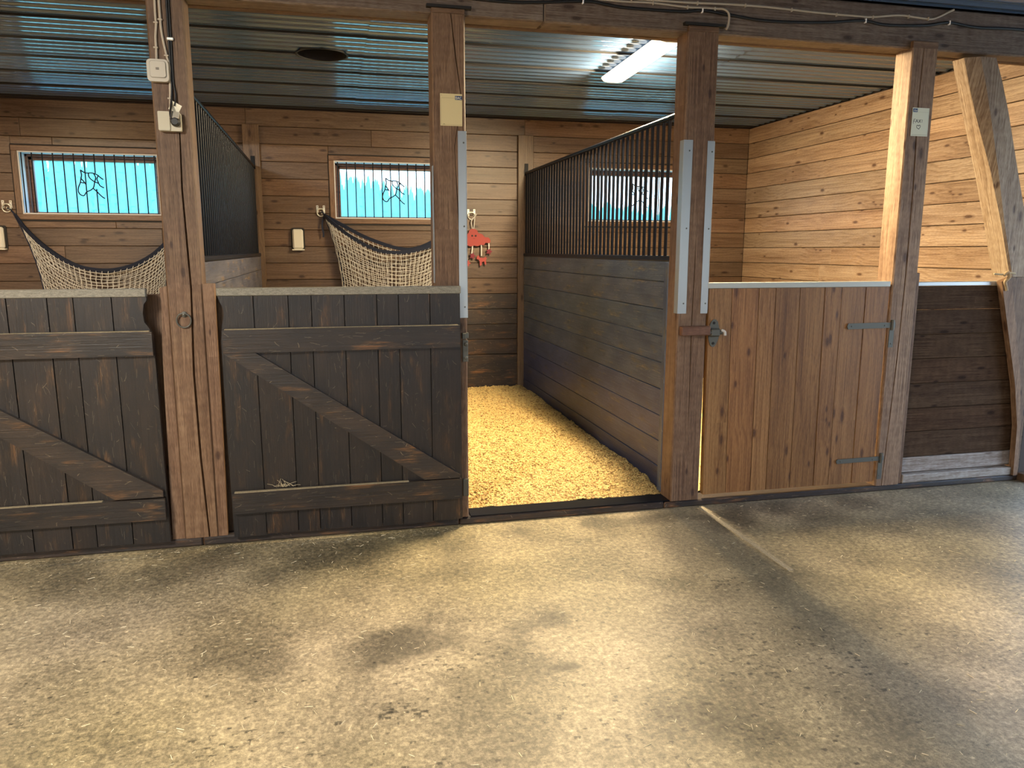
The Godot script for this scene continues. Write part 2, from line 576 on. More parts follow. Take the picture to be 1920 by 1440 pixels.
# ================================================================== the scene
func _ready() -> void:
	rng.seed = 20240
	setup_view()
	make_textures()
	make_materials()
	build_floor()
	build_walls()
	build_ceiling()
	build_windows()
	build_outdoors()
	build_frame()
	build_doors()
	build_partitions()
	build_bedding()
	build_lamp(Vector3(-2.4, ACEIL, 3.7), 1.32, PI / 2, 3.1, Color(1.0, 0.97, 0.91), "ceiling light over the aisle, behind the viewer")
	build_lamp(Vector3(-2.75, CEIL - 0.016, -1.7), 1.22, 0.0, 0.55, Color(1.0, 0.88, 0.68), "ceiling light in the far left box, beyond the picture's edge")
	build_lamp(Vector3(2.197, CEIL - 0.016, -1.09), 1.22, -0.05, 2.9, Color(1.0, 0.90, 0.72), "long lit ceiling light with wraparound diffuser above the open box")
	build_nets()
	build_fittings()
	build_cables()
	build_litter()

func setup_view() -> void:
	var cam := Camera3D.new()
	cam.name = "camera"
	cam.position = Vector3(0, 1.6, 4.27)
	cam.basis = Basis(Vector3.UP, -0.233881) * Basis(Vector3.RIGHT, -0.172696) * Basis(Vector3.BACK, 0.0019557)
	cam.fov = rad_to_deg(2.0 * atan(720.0 / 1438.6))
	cam.near = 0.05
	cam.far = 400.0
	add_child(cam)
	cam.current = true
	var sky := ProceduralSkyMaterial.new()
	sky.sky_top_color = Color(0.72, 0.84, 1.0)
	sky.sky_horizon_color = Color(0.92, 0.97, 1.0)
	sky.ground_bottom_color = Color(0.35, 0.38, 0.36)
	sky.ground_horizon_color = Color(0.8, 0.86, 0.88)
	sky.energy_multiplier = 1.0
	var env := Environment.new()
	env.background_mode = Environment.BG_SKY
	env.sky = Sky.new()
	env.sky.sky_material = sky
	env.background_energy_multiplier = 9.0
	env.tonemap_mode = Environment.TONE_MAPPER_LINEAR
	env.tonemap_exposure = 1.0
	env.sdfgi_enabled = true
	env.ssao_enabled = true
	env.ssil_enabled = true
	var we := WorldEnvironment.new()
	we.name = "environment"
	we.environment = env
	add_child(we)

func area(at: Vector3, towards: Vector3, size: Vector2, energy: float, col: Color, called: String) -> void:
	var l := AreaLight3D.new()
	l.name = called
	l.area_size = size
	l.light_energy = energy
	l.light_color = col
	l.shadow_enabled = true
	l.area_range = 30.0
	add_child(l, true)
	l.position = at
	var up := Vector3.UP if absf(towards.y) < 0.9 else Vector3.RIGHT
	l.basis = Basis.looking_at(towards, up)

# ------------------------------------------------------------------ floor
func build_floor() -> void:
	var b := mb(0)
	# one large slab of concrete under aisle and boxes; top at y = 0
	var x0 := LEFT - 0.3
	var x1 := EAST + 0.3
	var z0 := BACK - 0.3
	var z1 := FAR + 0.3
	var arr := []
	arr.resize(Mesh.ARRAY_MAX)
	var vs := PackedVector3Array()
	var ns := PackedVector3Array()
	var us := PackedVector2Array()
	var u2 := PackedVector2Array()
	var corners := [Vector3(x0, 0, z0), Vector3(x1, 0, z0), Vector3(x1, 0, z1), Vector3(x0, 0, z1)]
	var low := []
	for c in corners: low.append(c - Vector3(0, 0.2, 0))
	var faces := [[corners, Vector3.UP], [[low[0], low[3], low[2], low[1]], Vector3.DOWN]]
	for k in 4:
		var q := (k + 1) % 4
		faces.append([[low[k], low[q], corners[q], corners[k]], ((low[k] + low[q]) * 0.5 - (low[0] + low[2]) * 0.5).normalized()])
	for f in faces:
		var p: Array = f[0]
		for i in [0, 1, 2, 0, 2, 3]:
			vs.append(p[i]); ns.append(f[1])
			us.append(Vector2((p[i].x + 2.6) / 8.0, (p[i].z + 0.6) / 6.0))
			u2.append(Vector2(p[i].x, p[i].z) / 0.9)
	arr[Mesh.ARRAY_VERTEX] = vs
	arr[Mesh.ARRAY_NORMAL] = ns
	arr[Mesh.ARRAY_TEX_UV] = us
	arr[Mesh.ARRAY_TEX_UV2] = u2
	var m := ArrayMesh.new()
	m.add_surface_from_arrays(Mesh.PRIMITIVE_TRIANGLES, arr)
	m.surface_set_material(0, M.floor)
	var root := structure("floor")
	var o := MeshInstance3D.new()
	o.name = "concrete_slab"
	o.mesh = m
	root.add_child(o, true)
	# raised pale joint strip that runs out from the closed box into the aisle
	var j := mb(2, Color(0.40, 0.34, 0.24))
	j.box(Vector3(2.215, -0.01, 0.03), Vector3(2.25, 0.004, 1.02), 0.003)
	part("joint_strip", j, M.concrete, root)

# ------------------------------------------------------------------ walls of boards
func cut(rects: Array, hole: Rect2) -> Array:
	var out := []
	for r: Rect2 in rects:
		var i := r.intersection(hole)
		if i.size.x <= 0.001 or i.size.y <= 0.001:
			out.append(r)
			continue
		if i.position.x - r.position.x > 0.02: out.append(Rect2(r.position.x, r.position.y, i.position.x - r.position.x, r.size.y))
		if r.end.x - i.end.x > 0.02: out.append(Rect2(i.end.x, r.position.y, r.end.x - i.end.x, r.size.y))
		if i.position.y - r.position.y > 0.02: out.append(Rect2(i.position.x, r.position.y, i.size.x, i.position.y - r.position.y))
		if r.end.y - i.end.y > 0.02: out.append(Rect2(i.position.x, i.end.y, i.size.x, r.end.y - i.end.y))
	return out

const WINDOWS := [Vector2(-2.137, 2.208), Vector2(0.70, 2.198), Vector2(3.40, 2.198)]   # middles of the openings
const WW := 1.20
const WH := 0.57

func build_walls() -> void:
	var wall := structure("wall_back")
	# the wall's core, with three window openings
	var core := mb(0, Color(0.05, 0.035, 0.025))
	var xs := [LEFT - 0.3]
	for w in WINDOWS: xs.append_array([w.x - WW / 2, w.x + WW / 2])
	xs.append(EAST + 0.3)
	for i in range(0, xs.size() - 1):
		if i % 2 == 0:
			core.box(Vector3(xs[i], -0.2, BACK - 0.3), Vector3(xs[i + 1], 3.3, BACK - 0.022), 0.0)
		else:
			var w: Vector2 = WINDOWS[i / 2]
			core.box(Vector3(xs[i], -0.2, BACK - 0.3), Vector3(xs[i + 1], w.y - WH / 2, BACK - 0.022), 0.0)
			core.box(Vector3(xs[i], w.y + WH / 2, BACK - 0.3), Vector3(xs[i + 1], 3.3, BACK - 0.022), 0.0)
	part("wall_core", core, M.plain, wall)
	var base := Color(0.175, 0.114, 0.074)
	for row in range(0, 16):
		var y0 := 0.476 + 0.1652 * row
		if y0 > 2.9: break
		var y1 := minf(y0 + 0.1652, CEIL)
		for seg in [[LEFT, -0.72], [-0.72, 2.08], [2.08, RIGHT]]:
			var rs := [Rect2(seg[0], y0, seg[1] - seg[0], y1 - y0)]
			if rng.randf() < 0.35 and row > 1:
				var jx: float = lerpf(seg[0], seg[1], rng.randf_range(0.25, 0.75))
				rs = [Rect2(seg[0], y0, jx - seg[0], y1 - y0), Rect2(jx, y0, seg[1] - jx, y1 - y0)]
			for w in WINDOWS:
				rs = cut(rs, Rect2(w.x - WW / 2 - 0.05, w.y - WH / 2 - 0.05, WW + 0.10, WH + 0.10))
			for r: Rect2 in rs:
				var c := tint(base, 0.16, 0.06)
				var m: Material = M.pine
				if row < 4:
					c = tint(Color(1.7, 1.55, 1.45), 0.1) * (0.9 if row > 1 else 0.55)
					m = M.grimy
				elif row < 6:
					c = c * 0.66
				var b := mb(0, c)
				var pr := rng.randf_range(-0.0015, 0.002)
				b.box(Vector3(r.position.x + 0.001, r.position.y + 0.002, BACK - 0.024), Vector3(r.end.x - 0.001, r.end.y - 0.002, BACK + pr), 0.003)
				part("board", b, m, wall)
	# low plinth behind the bedding
	var pl := mb(0, Color(1.5, 1.5, 1.3))
	pl.box(Vector3(LEFT, 0.0, BACK - 0.024), Vector3(RIGHT, 0.473, BACK + 0.02), 0.006)
	part("plinth", pl, M.grimy, wall)

	var right := structure("wall_right")
	var rc := mb(2, Color(0.05, 0.035, 0.025))
	rc.box(Vector3(RIGHT + 0.022, -0.2, BACK - 0.02), Vector3(RIGHT + 0.25, 3.3, -0.02), 0.0)
	part("wall_core", rc, M.plain, right)
	for row in range(-3, 16):
		var y0 := 0.476 + 0.1652 * row
		if y0 > 2.9: break
		var y1 := minf(y0 + 0.1652, CEIL)
		var cuts := [BACK, -0.02]
		if rng.randf() < 0.5: cuts = [BACK, rng.randf_range(-2.6, -1.0), -0.02]
		for k in cuts.size() - 1:
			var b := mb(2, tint(Color(0.37, 0.265, 0.18), 0.13, 0.05))
			b.box(Vector3(RIGHT + rng.randf_range(-0.002, 0.0015), y0 + 0.0025, cuts[k] + 0.001), Vector3(RIGHT + 0.024, y1 - 0.0025, cuts[k + 1] - 0.001), 0.003)
			part("board", b, M.pine, right)

	# walls beyond the frame that close the room: left side, behind the camera, and round the open barn door at the far right
	var left := structure("wall_left")
	var lb := mb(2, Color(0.36, 0.20, 0.09))
	lb.box(Vector3(LEFT - 0.3, -0.2, BACK - 0.3), Vector3(LEFT, 3.3, FAR + 0.3), 0.0)
	part("wall_core", lb, M.pine, left)
	var front := structure("wall_front")
	var fb := mb(0, Color(0.55, 0.40, 0.24))
	var holes := [-1.6, 1.4, 4.6]
	var px := LEFT
	for h in holes:
		fb.box(Vector3(px, -0.2, FAR), Vector3(h - 0.6, 3.3, FAR + 0.25), 0.0)
		fb.box(Vector3(h - 0.6, -0.2, FAR), Vector3(h + 0.6, 1.35, FAR + 0.25), 0.0)
		fb.box(Vector3(h - 0.6, 2.2, FAR), Vector3(h + 0.6, 3.3, FAR + 0.25), 0.0)
		px = h + 0.6
	fb.box(Vector3(px, -0.2, FAR), Vector3(EAST + 0.25, 3.3, FAR + 0.25), 0.0)
	part("wall_core", fb, M.pine, front)
	var east := structure("wall_end")
	var eb := mb(2, Color(0.42, 0.25, 0.11))
	eb.box(Vector3(EAST, -0.2, 4.2), Vector3(EAST + 0.25, 3.3, FAR), 0.0)
	eb.box(Vector3(EAST, 2.8, -3.0), Vector3(EAST + 0.25, 3.3, 4.2), 0.0)
	eb.box(Vector3(EAST, -0.2, BACK - 0.02), Vector3(EAST + 0.25, 3.3, -3.0), 0.0)
	eb.box(Vector3(RIGHT + 0.25, -0.2, -3.4), Vector3(EAST, 3.3, -3.2), 0.0)
	var bt := mb(0, POST * 0.7)
	bt.box(Vector3(RIGHT + 0.001, 0.0, -0.018), Vector3(RIGHT + 0.25, 0.055, 0.06), 0.005)
	part("floor_batten", bt, M.sawn, east)
	part("wall_core", eb, M.pine, east)

# ------------------------------------------------------------------ corrugated ceilings
func rib(z: float) -> Array:      # height of the profile and its slope at z
	var p := fposmod(z, 0.108) / 0.108
	var h := 0.5 - 0.5 * cos(TAU * p)
	var s := 0.5 * TAU * sin(TAU * p) / 0.108
	var k := h * h
	return [-0.011 * k, -0.011 * 2.0 * h * s]

func sheet(y: float, x0: float, x1: float, z0: float, z1: float, hole := Vector3.ZERO) -> MB:
	var b := mb(0, tint(Color(0.80, 0.80, 0.80), 0.06, 0.01))
	z1 -= 0.013
	var steps := int(round((z1 - z0) / 0.108 * 10.0))
	var pts := []
	for i in steps + 1:
		var z := lerpf(z0, z1, float(i) / steps)
		var r := rib(z)
		pts.append([Vector3(0, y + r[0], z), Vector3(0, -1, r[1]).normalized()])
	# the rolled edge of each sheet turns up into the joint
	var last: Vector3 = pts[steps][0]
	pts.append([last + Vector3(0, 0.016, 0.002), Vector3(0, 0.1, 1).normalized()])
	for i in pts.size() - 1:
		var A: Vector3 = pts[i][0]
		var B: Vector3 = pts[i + 1][0]
		var na: Vector3 = pts[i][1]
		var nb: Vector3 = pts[i + 1][1]
		var spans := [[x0, x1, x0, x1]]
		if hole.z > 0.0:
			var wa := sqrt(maxf(0.0, hole.z * hole.z - pow(A.z - hole.y, 2.0)))
			var wb := sqrt(maxf(0.0, hole.z * hole.z - pow(B.z - hole.y, 2.0)))
			if wa > 0.0 or wb > 0.0:
				spans = [[x0, hole.x - wa, x0, hole.x - wb], [hole.x + wa, x1, hole.x + wb, x1]]
		for s in spans:
			var a0 := Vector3(s[0], A.y, A.z)
			var a1 := Vector3(s[1], A.y, A.z)
			var b0 := Vector3(s[2], B.y, B.z)
			var b1 := Vector3(s[3], B.y, B.z)
			b.stri(a0, a1, b1, na, na, nb)
			b.stri(a0, b1, b0, na, nb, nb)
	return b

func build_ceiling() -> void:
	var c := structure("ceiling")
	var vent := Vector3(0.02, -1.63, 0.175)
	for k in 8:
		var z1 := -0.02 - 0.54 * k
		var z0 := maxf(z1 - 0.54, BACK)
		if k == 0: z1 = -0.182
		if z1 <= BACK + 0.02: break
		var near_vent := z0 < vent.y + vent.z and z1 > vent.y - vent.z
		for s in [[LEFT, 0.315], [0.31, 2.9], [2.895, RIGHT]]:
			var dy := 0.0 if s[0] != 0.31 else -0.003
			part("metal_sheet", sheet(CEIL + dy + 0.012, s[0], s[1], z0, z1, vent if near_vent and s[0] == LEFT else Vector3.ZERO), M.sheet, c)
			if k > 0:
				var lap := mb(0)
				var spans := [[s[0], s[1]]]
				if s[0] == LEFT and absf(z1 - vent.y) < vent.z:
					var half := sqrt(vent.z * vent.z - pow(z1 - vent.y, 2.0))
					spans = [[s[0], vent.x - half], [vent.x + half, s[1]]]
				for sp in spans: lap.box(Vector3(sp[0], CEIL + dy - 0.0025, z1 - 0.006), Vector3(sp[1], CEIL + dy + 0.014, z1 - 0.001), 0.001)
				part("lap_shadow_strip", lap, M.dark, c)  # dark strip drawn for the shadow line at each overlap
	for k in 12:
		var z0 := -0.03 + 0.54 * k
		for s in [[LEFT, 2.0], [1.995, EAST]]:
			part("metal_sheet", sheet(ACEIL + 0.012, s[0], s[1], z0, minf(z0 + 0.54, FAR)), M.sheet, c)
	for k in 7:
		part("metal_sheet", sheet(ACEIL + 0.012, RIGHT + 0.25, EAST, -0.57 - 0.54 * k, -0.03 - 0.54 * k), M.sheet, c)
	# dark vent pipe above the hole
	var v := mb(1, Color(1, 1, 1))
	v.lathe(Vector3(vent.x, CEIL - 0.005, vent.y), Vector3.UP, [Vector2(0, 0.185), Vector2(0, 0.172), Vector2(0.012, 0.172), Vector2(0.20, 0.172), Vector2(0.20, 0.0)], 28)
	part("vent_pipe", v, M.dark, c)
	var d := mb(0, Color(0.05, 0.05, 0.05))
	d.box(Vector3(LEFT - 0.3, 3.22, BACK - 0.3), Vector3(EAST + 0.3, 3.4, FAR + 0.3), 0.0)
	part("roof_deck", d, M.plain, c)

# ------------------------------------------------------------------ windows
func build_windows() -> void:
	# strokes of the wrought horse head, relative to the middle of the opening
	var head := [
		[Vector2(-0.086, 0.127), Vector2(-0.046, 0.101), Vector2(0.012, 0.101), Vector2(0.053, 0.086), Vector2(0.084, 0.058), Vector2(0.105, 0.043)],
		[Vector2(0.105, -0.033), Vector2(0.073, -0.016), Vector2(0.06, 0.006), Vector2(0.024, 0.023), Vector2(-0.007, 0.049), Vector2(-0.02, 0.075), Vector2(-0.019, 0.098)],
		[Vector2(0.062, 0.077), Vector2(0.05, 0.045), Vector2(0.062, 0.011)],
		[Vector2(0.026, 0.094), Vector2(0.04, 0.06), Vector2(0.029, 0.023), Vector2(0.018, -0.021), Vector2(0.009, -0.039)],
		[Vector2(0.009, -0.039), Vector2(0.036, -0.065), Vector2(0.08, -0.114), Vector2(0.105, -0.131)],
		[Vector2(0.009, -0.039), Vector2(-0.014, -0.057), Vector2(-0.051, -0.076), Vector2(-0.074, -0.107), Vector2(-0.105, -0.099), Vector2(-0.12, -0.068), Vector2(-0.115, -0.032), Vector2(-0.096, 0.012), Vector2(-0.088, 0.048), Vector2(-0.08, 0.083), Vector2(-0.086, 0.127)],
		[Vector2(-0.086, 0.048), Vector2(-0.066, 0.022), Vector2(-0.049, -0.005)],
		[Vector2(-0.094, 0.012), Vector2(-0.062, 0.008)],
	]
	for k in 3:
		var w: Vector2 = WINDOWS[k]
		var win := structure("window_%d" % (k + 1))
		var hx := WW / 2
		var hy := WH / 2
		# mitred-looking trim round the opening on the wall's face, with a dark sealing strip outside it
		for s in [[-hx - 0.05, hx + 0.05, hy, hy + 0.05], [-hx - 0.05, hx + 0.05, -hy - 0.05, -hy], [-hx - 0.05, -hx, -hy, hy], [hx, hx + 0.05, -hy, hy]]:
			var t := mb(0 if s[1] - s[0] > 0.5 else 1, tint(Color(0.21, 0.125, 0.075), 0.08))
			t.box(Vector3(w.x + s[0], w.y + s[2], BACK - 0.024), Vector3(w.x + s[1], w.y + s[3], BACK + 0.012), 0.003)
			part("trim", t, M.pine, win)
		for s in [[-hx - 0.055, hx + 0.055, hy + 0.05, hy + 0.062], [-hx - 0.055, hx + 0.055, -hy - 0.066, -hy - 0.05], [-hx - 0.058, -hx - 0.05, -hy - 0.05, hy + 0.05]]:
			var t := mb(0)
			t.box(Vector3(w.x + s[0], w.y + s[2], BACK - 0.002), Vector3(w.x + s[1], w.y + s[3], BACK + 0.006), 0.002)
			part("sealing_strip", t, M.dark, win)
		# pale reveal
		var z0 := BACK - 0.29
		for s in [[-hx, -hx + 0.012, -hy, hy], [hx - 0.012, hx, -hy, hy], [-hx + 0.012, hx - 0.012, hy - 0.012, hy], [-hx + 0.012, hx - 0.012, -hy, -hy + 0.012]]:
			var t := mb(2, Color(0.62, 0.62, 0.64))
			t.box(Vector3(w.x + s[0], w.y + s[2], z0), Vector3(w.x + s[1], w.y + s[3], BACK + 0.004), 0.001)
			part("reveal", t, M.plain, win)
		# brown sash set back in the wall, stepped
		var f := mb(0, Color(0.20, 0.095, 0.06))
		for st in [[0.012, 0.034, BACK - 0.17, BACK - 0.14], [0.012, 0.062, BACK - 0.25, BACK - 0.19]]:
			var i0: float = st[0]
			var i1: float = st[1]
			f.box(Vector3(w.x - hx + i0, w.y + hy - i1, st[2]), Vector3(w.x + hx - i0, w.y + hy - i0, st[3]), 0.003)
			f.box(Vector3(w.x - hx + i0, w.y - hy + i0, st[2]), Vector3(w.x + hx - i0, w.y - hy + i0 + (i1 - i0) * 0.35, st[3]), 0.003)
			f.box(Vector3(w.x - hx + i0, w.y - hy + i0, st[2]), Vector3(w.x - hx + i1, w.y + hy - i0, st[3]), 0.003)
			f.box(Vector3(w.x + hx - i1, w.y - hy + i0, st[2]), Vector3(w.x + hx - i0, w.y + hy - i0, st[3]), 0.003)
		part("sash", f, M.pine, win)
		var g := mb(0)
		g.quad(Vector3(w.x - hx + 0.05, w.y - hy + 0.02, BACK - 0.22), Vector3(w.x + hx - 0.05, w.y - hy + 0.02, BACK - 0.22), Vector3(w.x + hx - 0.05, w.y + hy - 0.05, BACK - 0.22), Vector3(w.x - hx + 0.05, w.y + hy - 0.05, BACK - 0.22), Vector3(0, 0, 1))
		part("pane", g, M.dirty_pane, win)
		# guard of thin bars with the horse head worked into it
		var cut0 := {6: [-0.075, 0.127], 7: [-0.039, 0.098]}
		for i in 14:
			var bx := -hx + 0.038 + 0.0877 * i - (0.0 if k else 0.012)
			if bx > hx - 0.01: break
			var segs := [[-hy + 0.001, hy - 0.001]]
			var rel := bx
			if rel > -0.10 and rel < -0.05: segs = [[-hy + 0.001, -0.107], [0.127, hy - 0.001]]
			elif rel > -0.03 and rel < 0.05: segs = [[-hy + 0.001, -0.045], [0.10, hy - 0.001]]
			var b := mb(1)
			for s in segs: b.tube([Vector3(w.x + bx, w.y + s[0], BACK - 0.012), Vector3(w.x + bx, w.y + s[1], BACK - 0.012)], 0.0058, 8)
			part("guard_bar", b, M.black_steel, win)
		var hb := mb(0)
		for st in head:
			var pts := []
			for p: Vector2 in st: pts.append(Vector3(w.x + p.x, w.y + p.y, BACK - 0.012))
			hb.tube(smooth(pts, 4), 0.0056, 6)
		part("horse_head_ornament", hb, M.black_steel, win)

# ------------------------------------------------------------------ outdoors, seen small through the windows
func build_outdoors() -> void:
	var g := mb(0, Color(0.22, 0.34, 0.16))
	g.box(Vector3(-120, -0.6, -140), Vector3(120, -0.25, BACK - 0.35), 0.0)
	var go := part("meadow", g, M.plain, self)
	go.set_meta("kind", "structure")
	g = mb(0, Color(0.45, 0.44, 0.42))
	g.box(Vector3(-60, -0.6, FAR + 0.35), Vector3(60, -0.25, 60), 0.0)
	go = part("yard", g, M.plain, self)
	go.set_meta("kind", "structure")
	# a wooded slope, higher to the left
	var h := mb(0, Color(0.16, 0.30, 0.20))
	var hx := func(x: float, z: float) -> float:
		var t := clampf((-z - 40.0) / 50.0, 0.0, 1.0)
		return -0.3 + t * (6.4 + 0.7 * sin(x * 0.11 + 2.4) - 0.10 * x)
	for i in 40:
		for j in 12:
			var p := []
			for q in [[0, 0], [1, 0], [1, 1], [0, 1]]:
				var x: float = -100.0 + 5.0 * (i + q[0])
				var z: float = -40.0 - 5.0 * (j + q[1])
				p.append(Vector3(x, hx.call(x, z), z))
			h.quadn(p[0], p[1], p[2], p[3], Vector3.UP)
	go = part("hill", h, M.plain, self)
	go.set_meta("kind", "structure")
	var t := mb(1, Color(0.13, 0.28, 0.20))
	for k in 5:
		var y := 0.12 + 0.17 * k
		t.lathe(Vector3.ZERO, Vector3.UP, [Vector2(y, 0.22 - 0.036 * k), Vector2(y + 0.27, 0.015)], 7)
	t.lathe(Vector3.ZERO, Vector3.UP, [Vector2(0, 0.03), Vector2(0.3, 0.025)], 5)
	var mesh := t.mesh()
	mesh.surface_set_material(0, M.plain)
	var mm := MultiMesh.new()
	mm.transform_format = MultiMesh.TRANSFORM_3D
	mm.mesh = mesh
	var places := []
	for k in 6000:
		var x := rng.randf_range(-95, 95)
		var z := rng.randf_range(-95, -42)
		var s := rng.randf_range(2.6, 4.4)
		places.append(Transform3D(Basis(Vector3.UP, rng.randf() * TAU).scaled(Vector3(s * 0.62, s, s * 0.62)), Vector3(x, hx.call(x, z) - 0.1, z)))
	mm.instance_count = places.size()
	for i in places.size(): mm.set_instance_transform(i, places[i])
	var o := MultiMeshInstance3D.new()
	o.name = "conifer_forest"
	o.multimesh = mm
	add_child(o, true)
	o.set_meta("kind", "stuff")
	o.set_meta("label", "hazy conifer forest on the slope beyond the windows")
	o.set_meta("category", "forest")

# ------------------------------------------------------------------ posts, beam, sill
# a squared post whose front face is split by a long drying crack; crack: list of (y, x, width)
func post_mesh(x0: float, x1: float, y0: float, y1: float, z0: float, z1: float, crack: Array, col: Color, lit_to := 0.0) -> MB:
	var b := mb(1, col)
	var bv := 0.007
	var st := []
	if crack.is_empty(): crack = [Vector3(y0, (x0 + x1) / 2, 0.0), Vector3(y1, (x0 + x1) / 2, 0.0)]
	if crack[0].x > y0 + 0.01: st.append(Vector3(y0, crack[0].y, 0.0))
	st.append_array(crack)
	if crack[-1].x < y1 - 0.01: st.append(Vector3(y1, crack[-1].y, 0.0))
	if lit_to > 0.0:     # light on the lower post painted in as a paler tone
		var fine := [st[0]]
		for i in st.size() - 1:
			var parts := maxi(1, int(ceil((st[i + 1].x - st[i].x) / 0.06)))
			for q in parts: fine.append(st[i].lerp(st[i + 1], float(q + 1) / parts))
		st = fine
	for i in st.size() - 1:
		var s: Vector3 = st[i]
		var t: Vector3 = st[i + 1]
		if lit_to > 0.0: b.col = col * lerpf(1.14, 0.82, smoothstep(lit_to - 0.4, lit_to + 0.3, s.x))
		var sl := s.y - s.z / 2
		var sr := s.y + s.z / 2
		var tl := t.y - t.z / 2
		var tr := t.y + t.z / 2
		b.quad(Vector3(x0 + bv, s.x, z1), Vector3(sl, s.x, z1), Vector3(tl, t.x, z1), Vector3(x0 + bv, t.x, z1), Vector3(0, 0, 1))
		b.quad(Vector3(sr, s.x, z1), Vector3(x1 - bv, s.x, z1), Vector3(x1 - bv, t.x, z1), Vector3(tr, t.x, z1), Vector3(0, 0, 1))
		if s.z > 0.0 or t.z > 0.0:
			var d := 0.022
			b.quadn(Vector3(sl, s.x, z1), Vector3(s.y, s.x, z1 - d), Vector3(t.y, t.x, z1 - d), Vector3(tl, t.x, z1), Vector3(1, 0, 0.2))
			b.quadn(Vector3(sr, s.x, z1), Vector3(s.y, s.x, z1 - d), Vector3(t.y, t.x, z1 - d), Vector3(tr, t.x, z1), Vector3(-1, 0, 0.2))
	# chamfers, sides, back and ends
	b.quad(Vector3(x0, y0, z1 - bv), Vector3(x0 + bv, y0, z1), Vector3(x0 + bv, y1, z1), Vector3(x0, y1, z1 - bv), Vector3(-1, 0, 1).normalized())
	b.quad(Vector3(x1, y0, z1 - bv), Vector3(x1 - bv, y0, z1), Vector3(x1 - bv, y1, z1), Vector3(x1, y1, z1 - bv), Vector3(1, 0, 1).normalized())
	b.quad(Vector3(x0, y0, z0), Vector3(x0, y0, z1 - bv), Vector3(x0, y1, z1 - bv), Vector3(x0, y1, z0), Vector3(-1, 0, 0))
	b.quad(Vector3(x1, y0, z0), Vector3(x1, y0, z1 - bv), Vector3(x1, y1, z1 - bv), Vector3(x1, y1, z0), Vector3(1, 0, 0))
	b.quad(Vector3(x0, y0, z0), Vector3(x1, y0, z0), Vector3(x1, y1, z0), Vector3(x0, y1, z0), Vector3(0, 0, -1))
	for yy in [[y0, -1], [y1, 1]]:
		b.quad(Vector3(x0, yy[0], z0), Vector3(x1, yy[0], z0), Vector3(x1, yy[0], z1 - bv), Vector3(x0, yy[0], z1 - bv), Vector3(0, yy[1], 0))
	return b

const POST := Color(0.215, 0.128, 0.072)

func screws(parent: Node, at: Array, mat_: Material) -> void:
	for p: Vector3 in at:
		var s := mb(0)
		s.lathe(p, Vector3(0, 0, 1), [Vector2(0.0, 0.005), Vector2(0.002, 0.0045), Vector2(0.0035, 0.0)], 8)
		part("screw", s, mat_, parent)

func corner_strip(parent: Node, x0: float, x1: float, y0: float, y1: float, wrap: float) -> void:
	var b := mb(1)
	b.slab(PackedVector2Array([Vector2(x0, y0), Vector2(x1, y0), Vector2(x1 - 0.002, y0 + 0.4), Vector2(x1, y1), Vector2(x0, y1)]), 0.0008, 0.0028)
	if wrap != 0.0:
		var ex := x0 if wrap < 0.0 else x1
		b.box(Vector3(minf(ex, ex + signf(wrap) * 0.002), y0, -0.05), Vector3(maxf(ex, ex + signf(wrap) * 0.002), y1, 0.0028), 0.0005)
	var o := part("corner_strip", b, M.galvanised, parent, "grey galvanised edge strip")
	for f in [0.06, 0.5, 0.94]:
		screws(o, [Vector3((x0 + x1) / 2 + 0.008, lerpf(y0, y1, f), 0.0028)], M.iron)

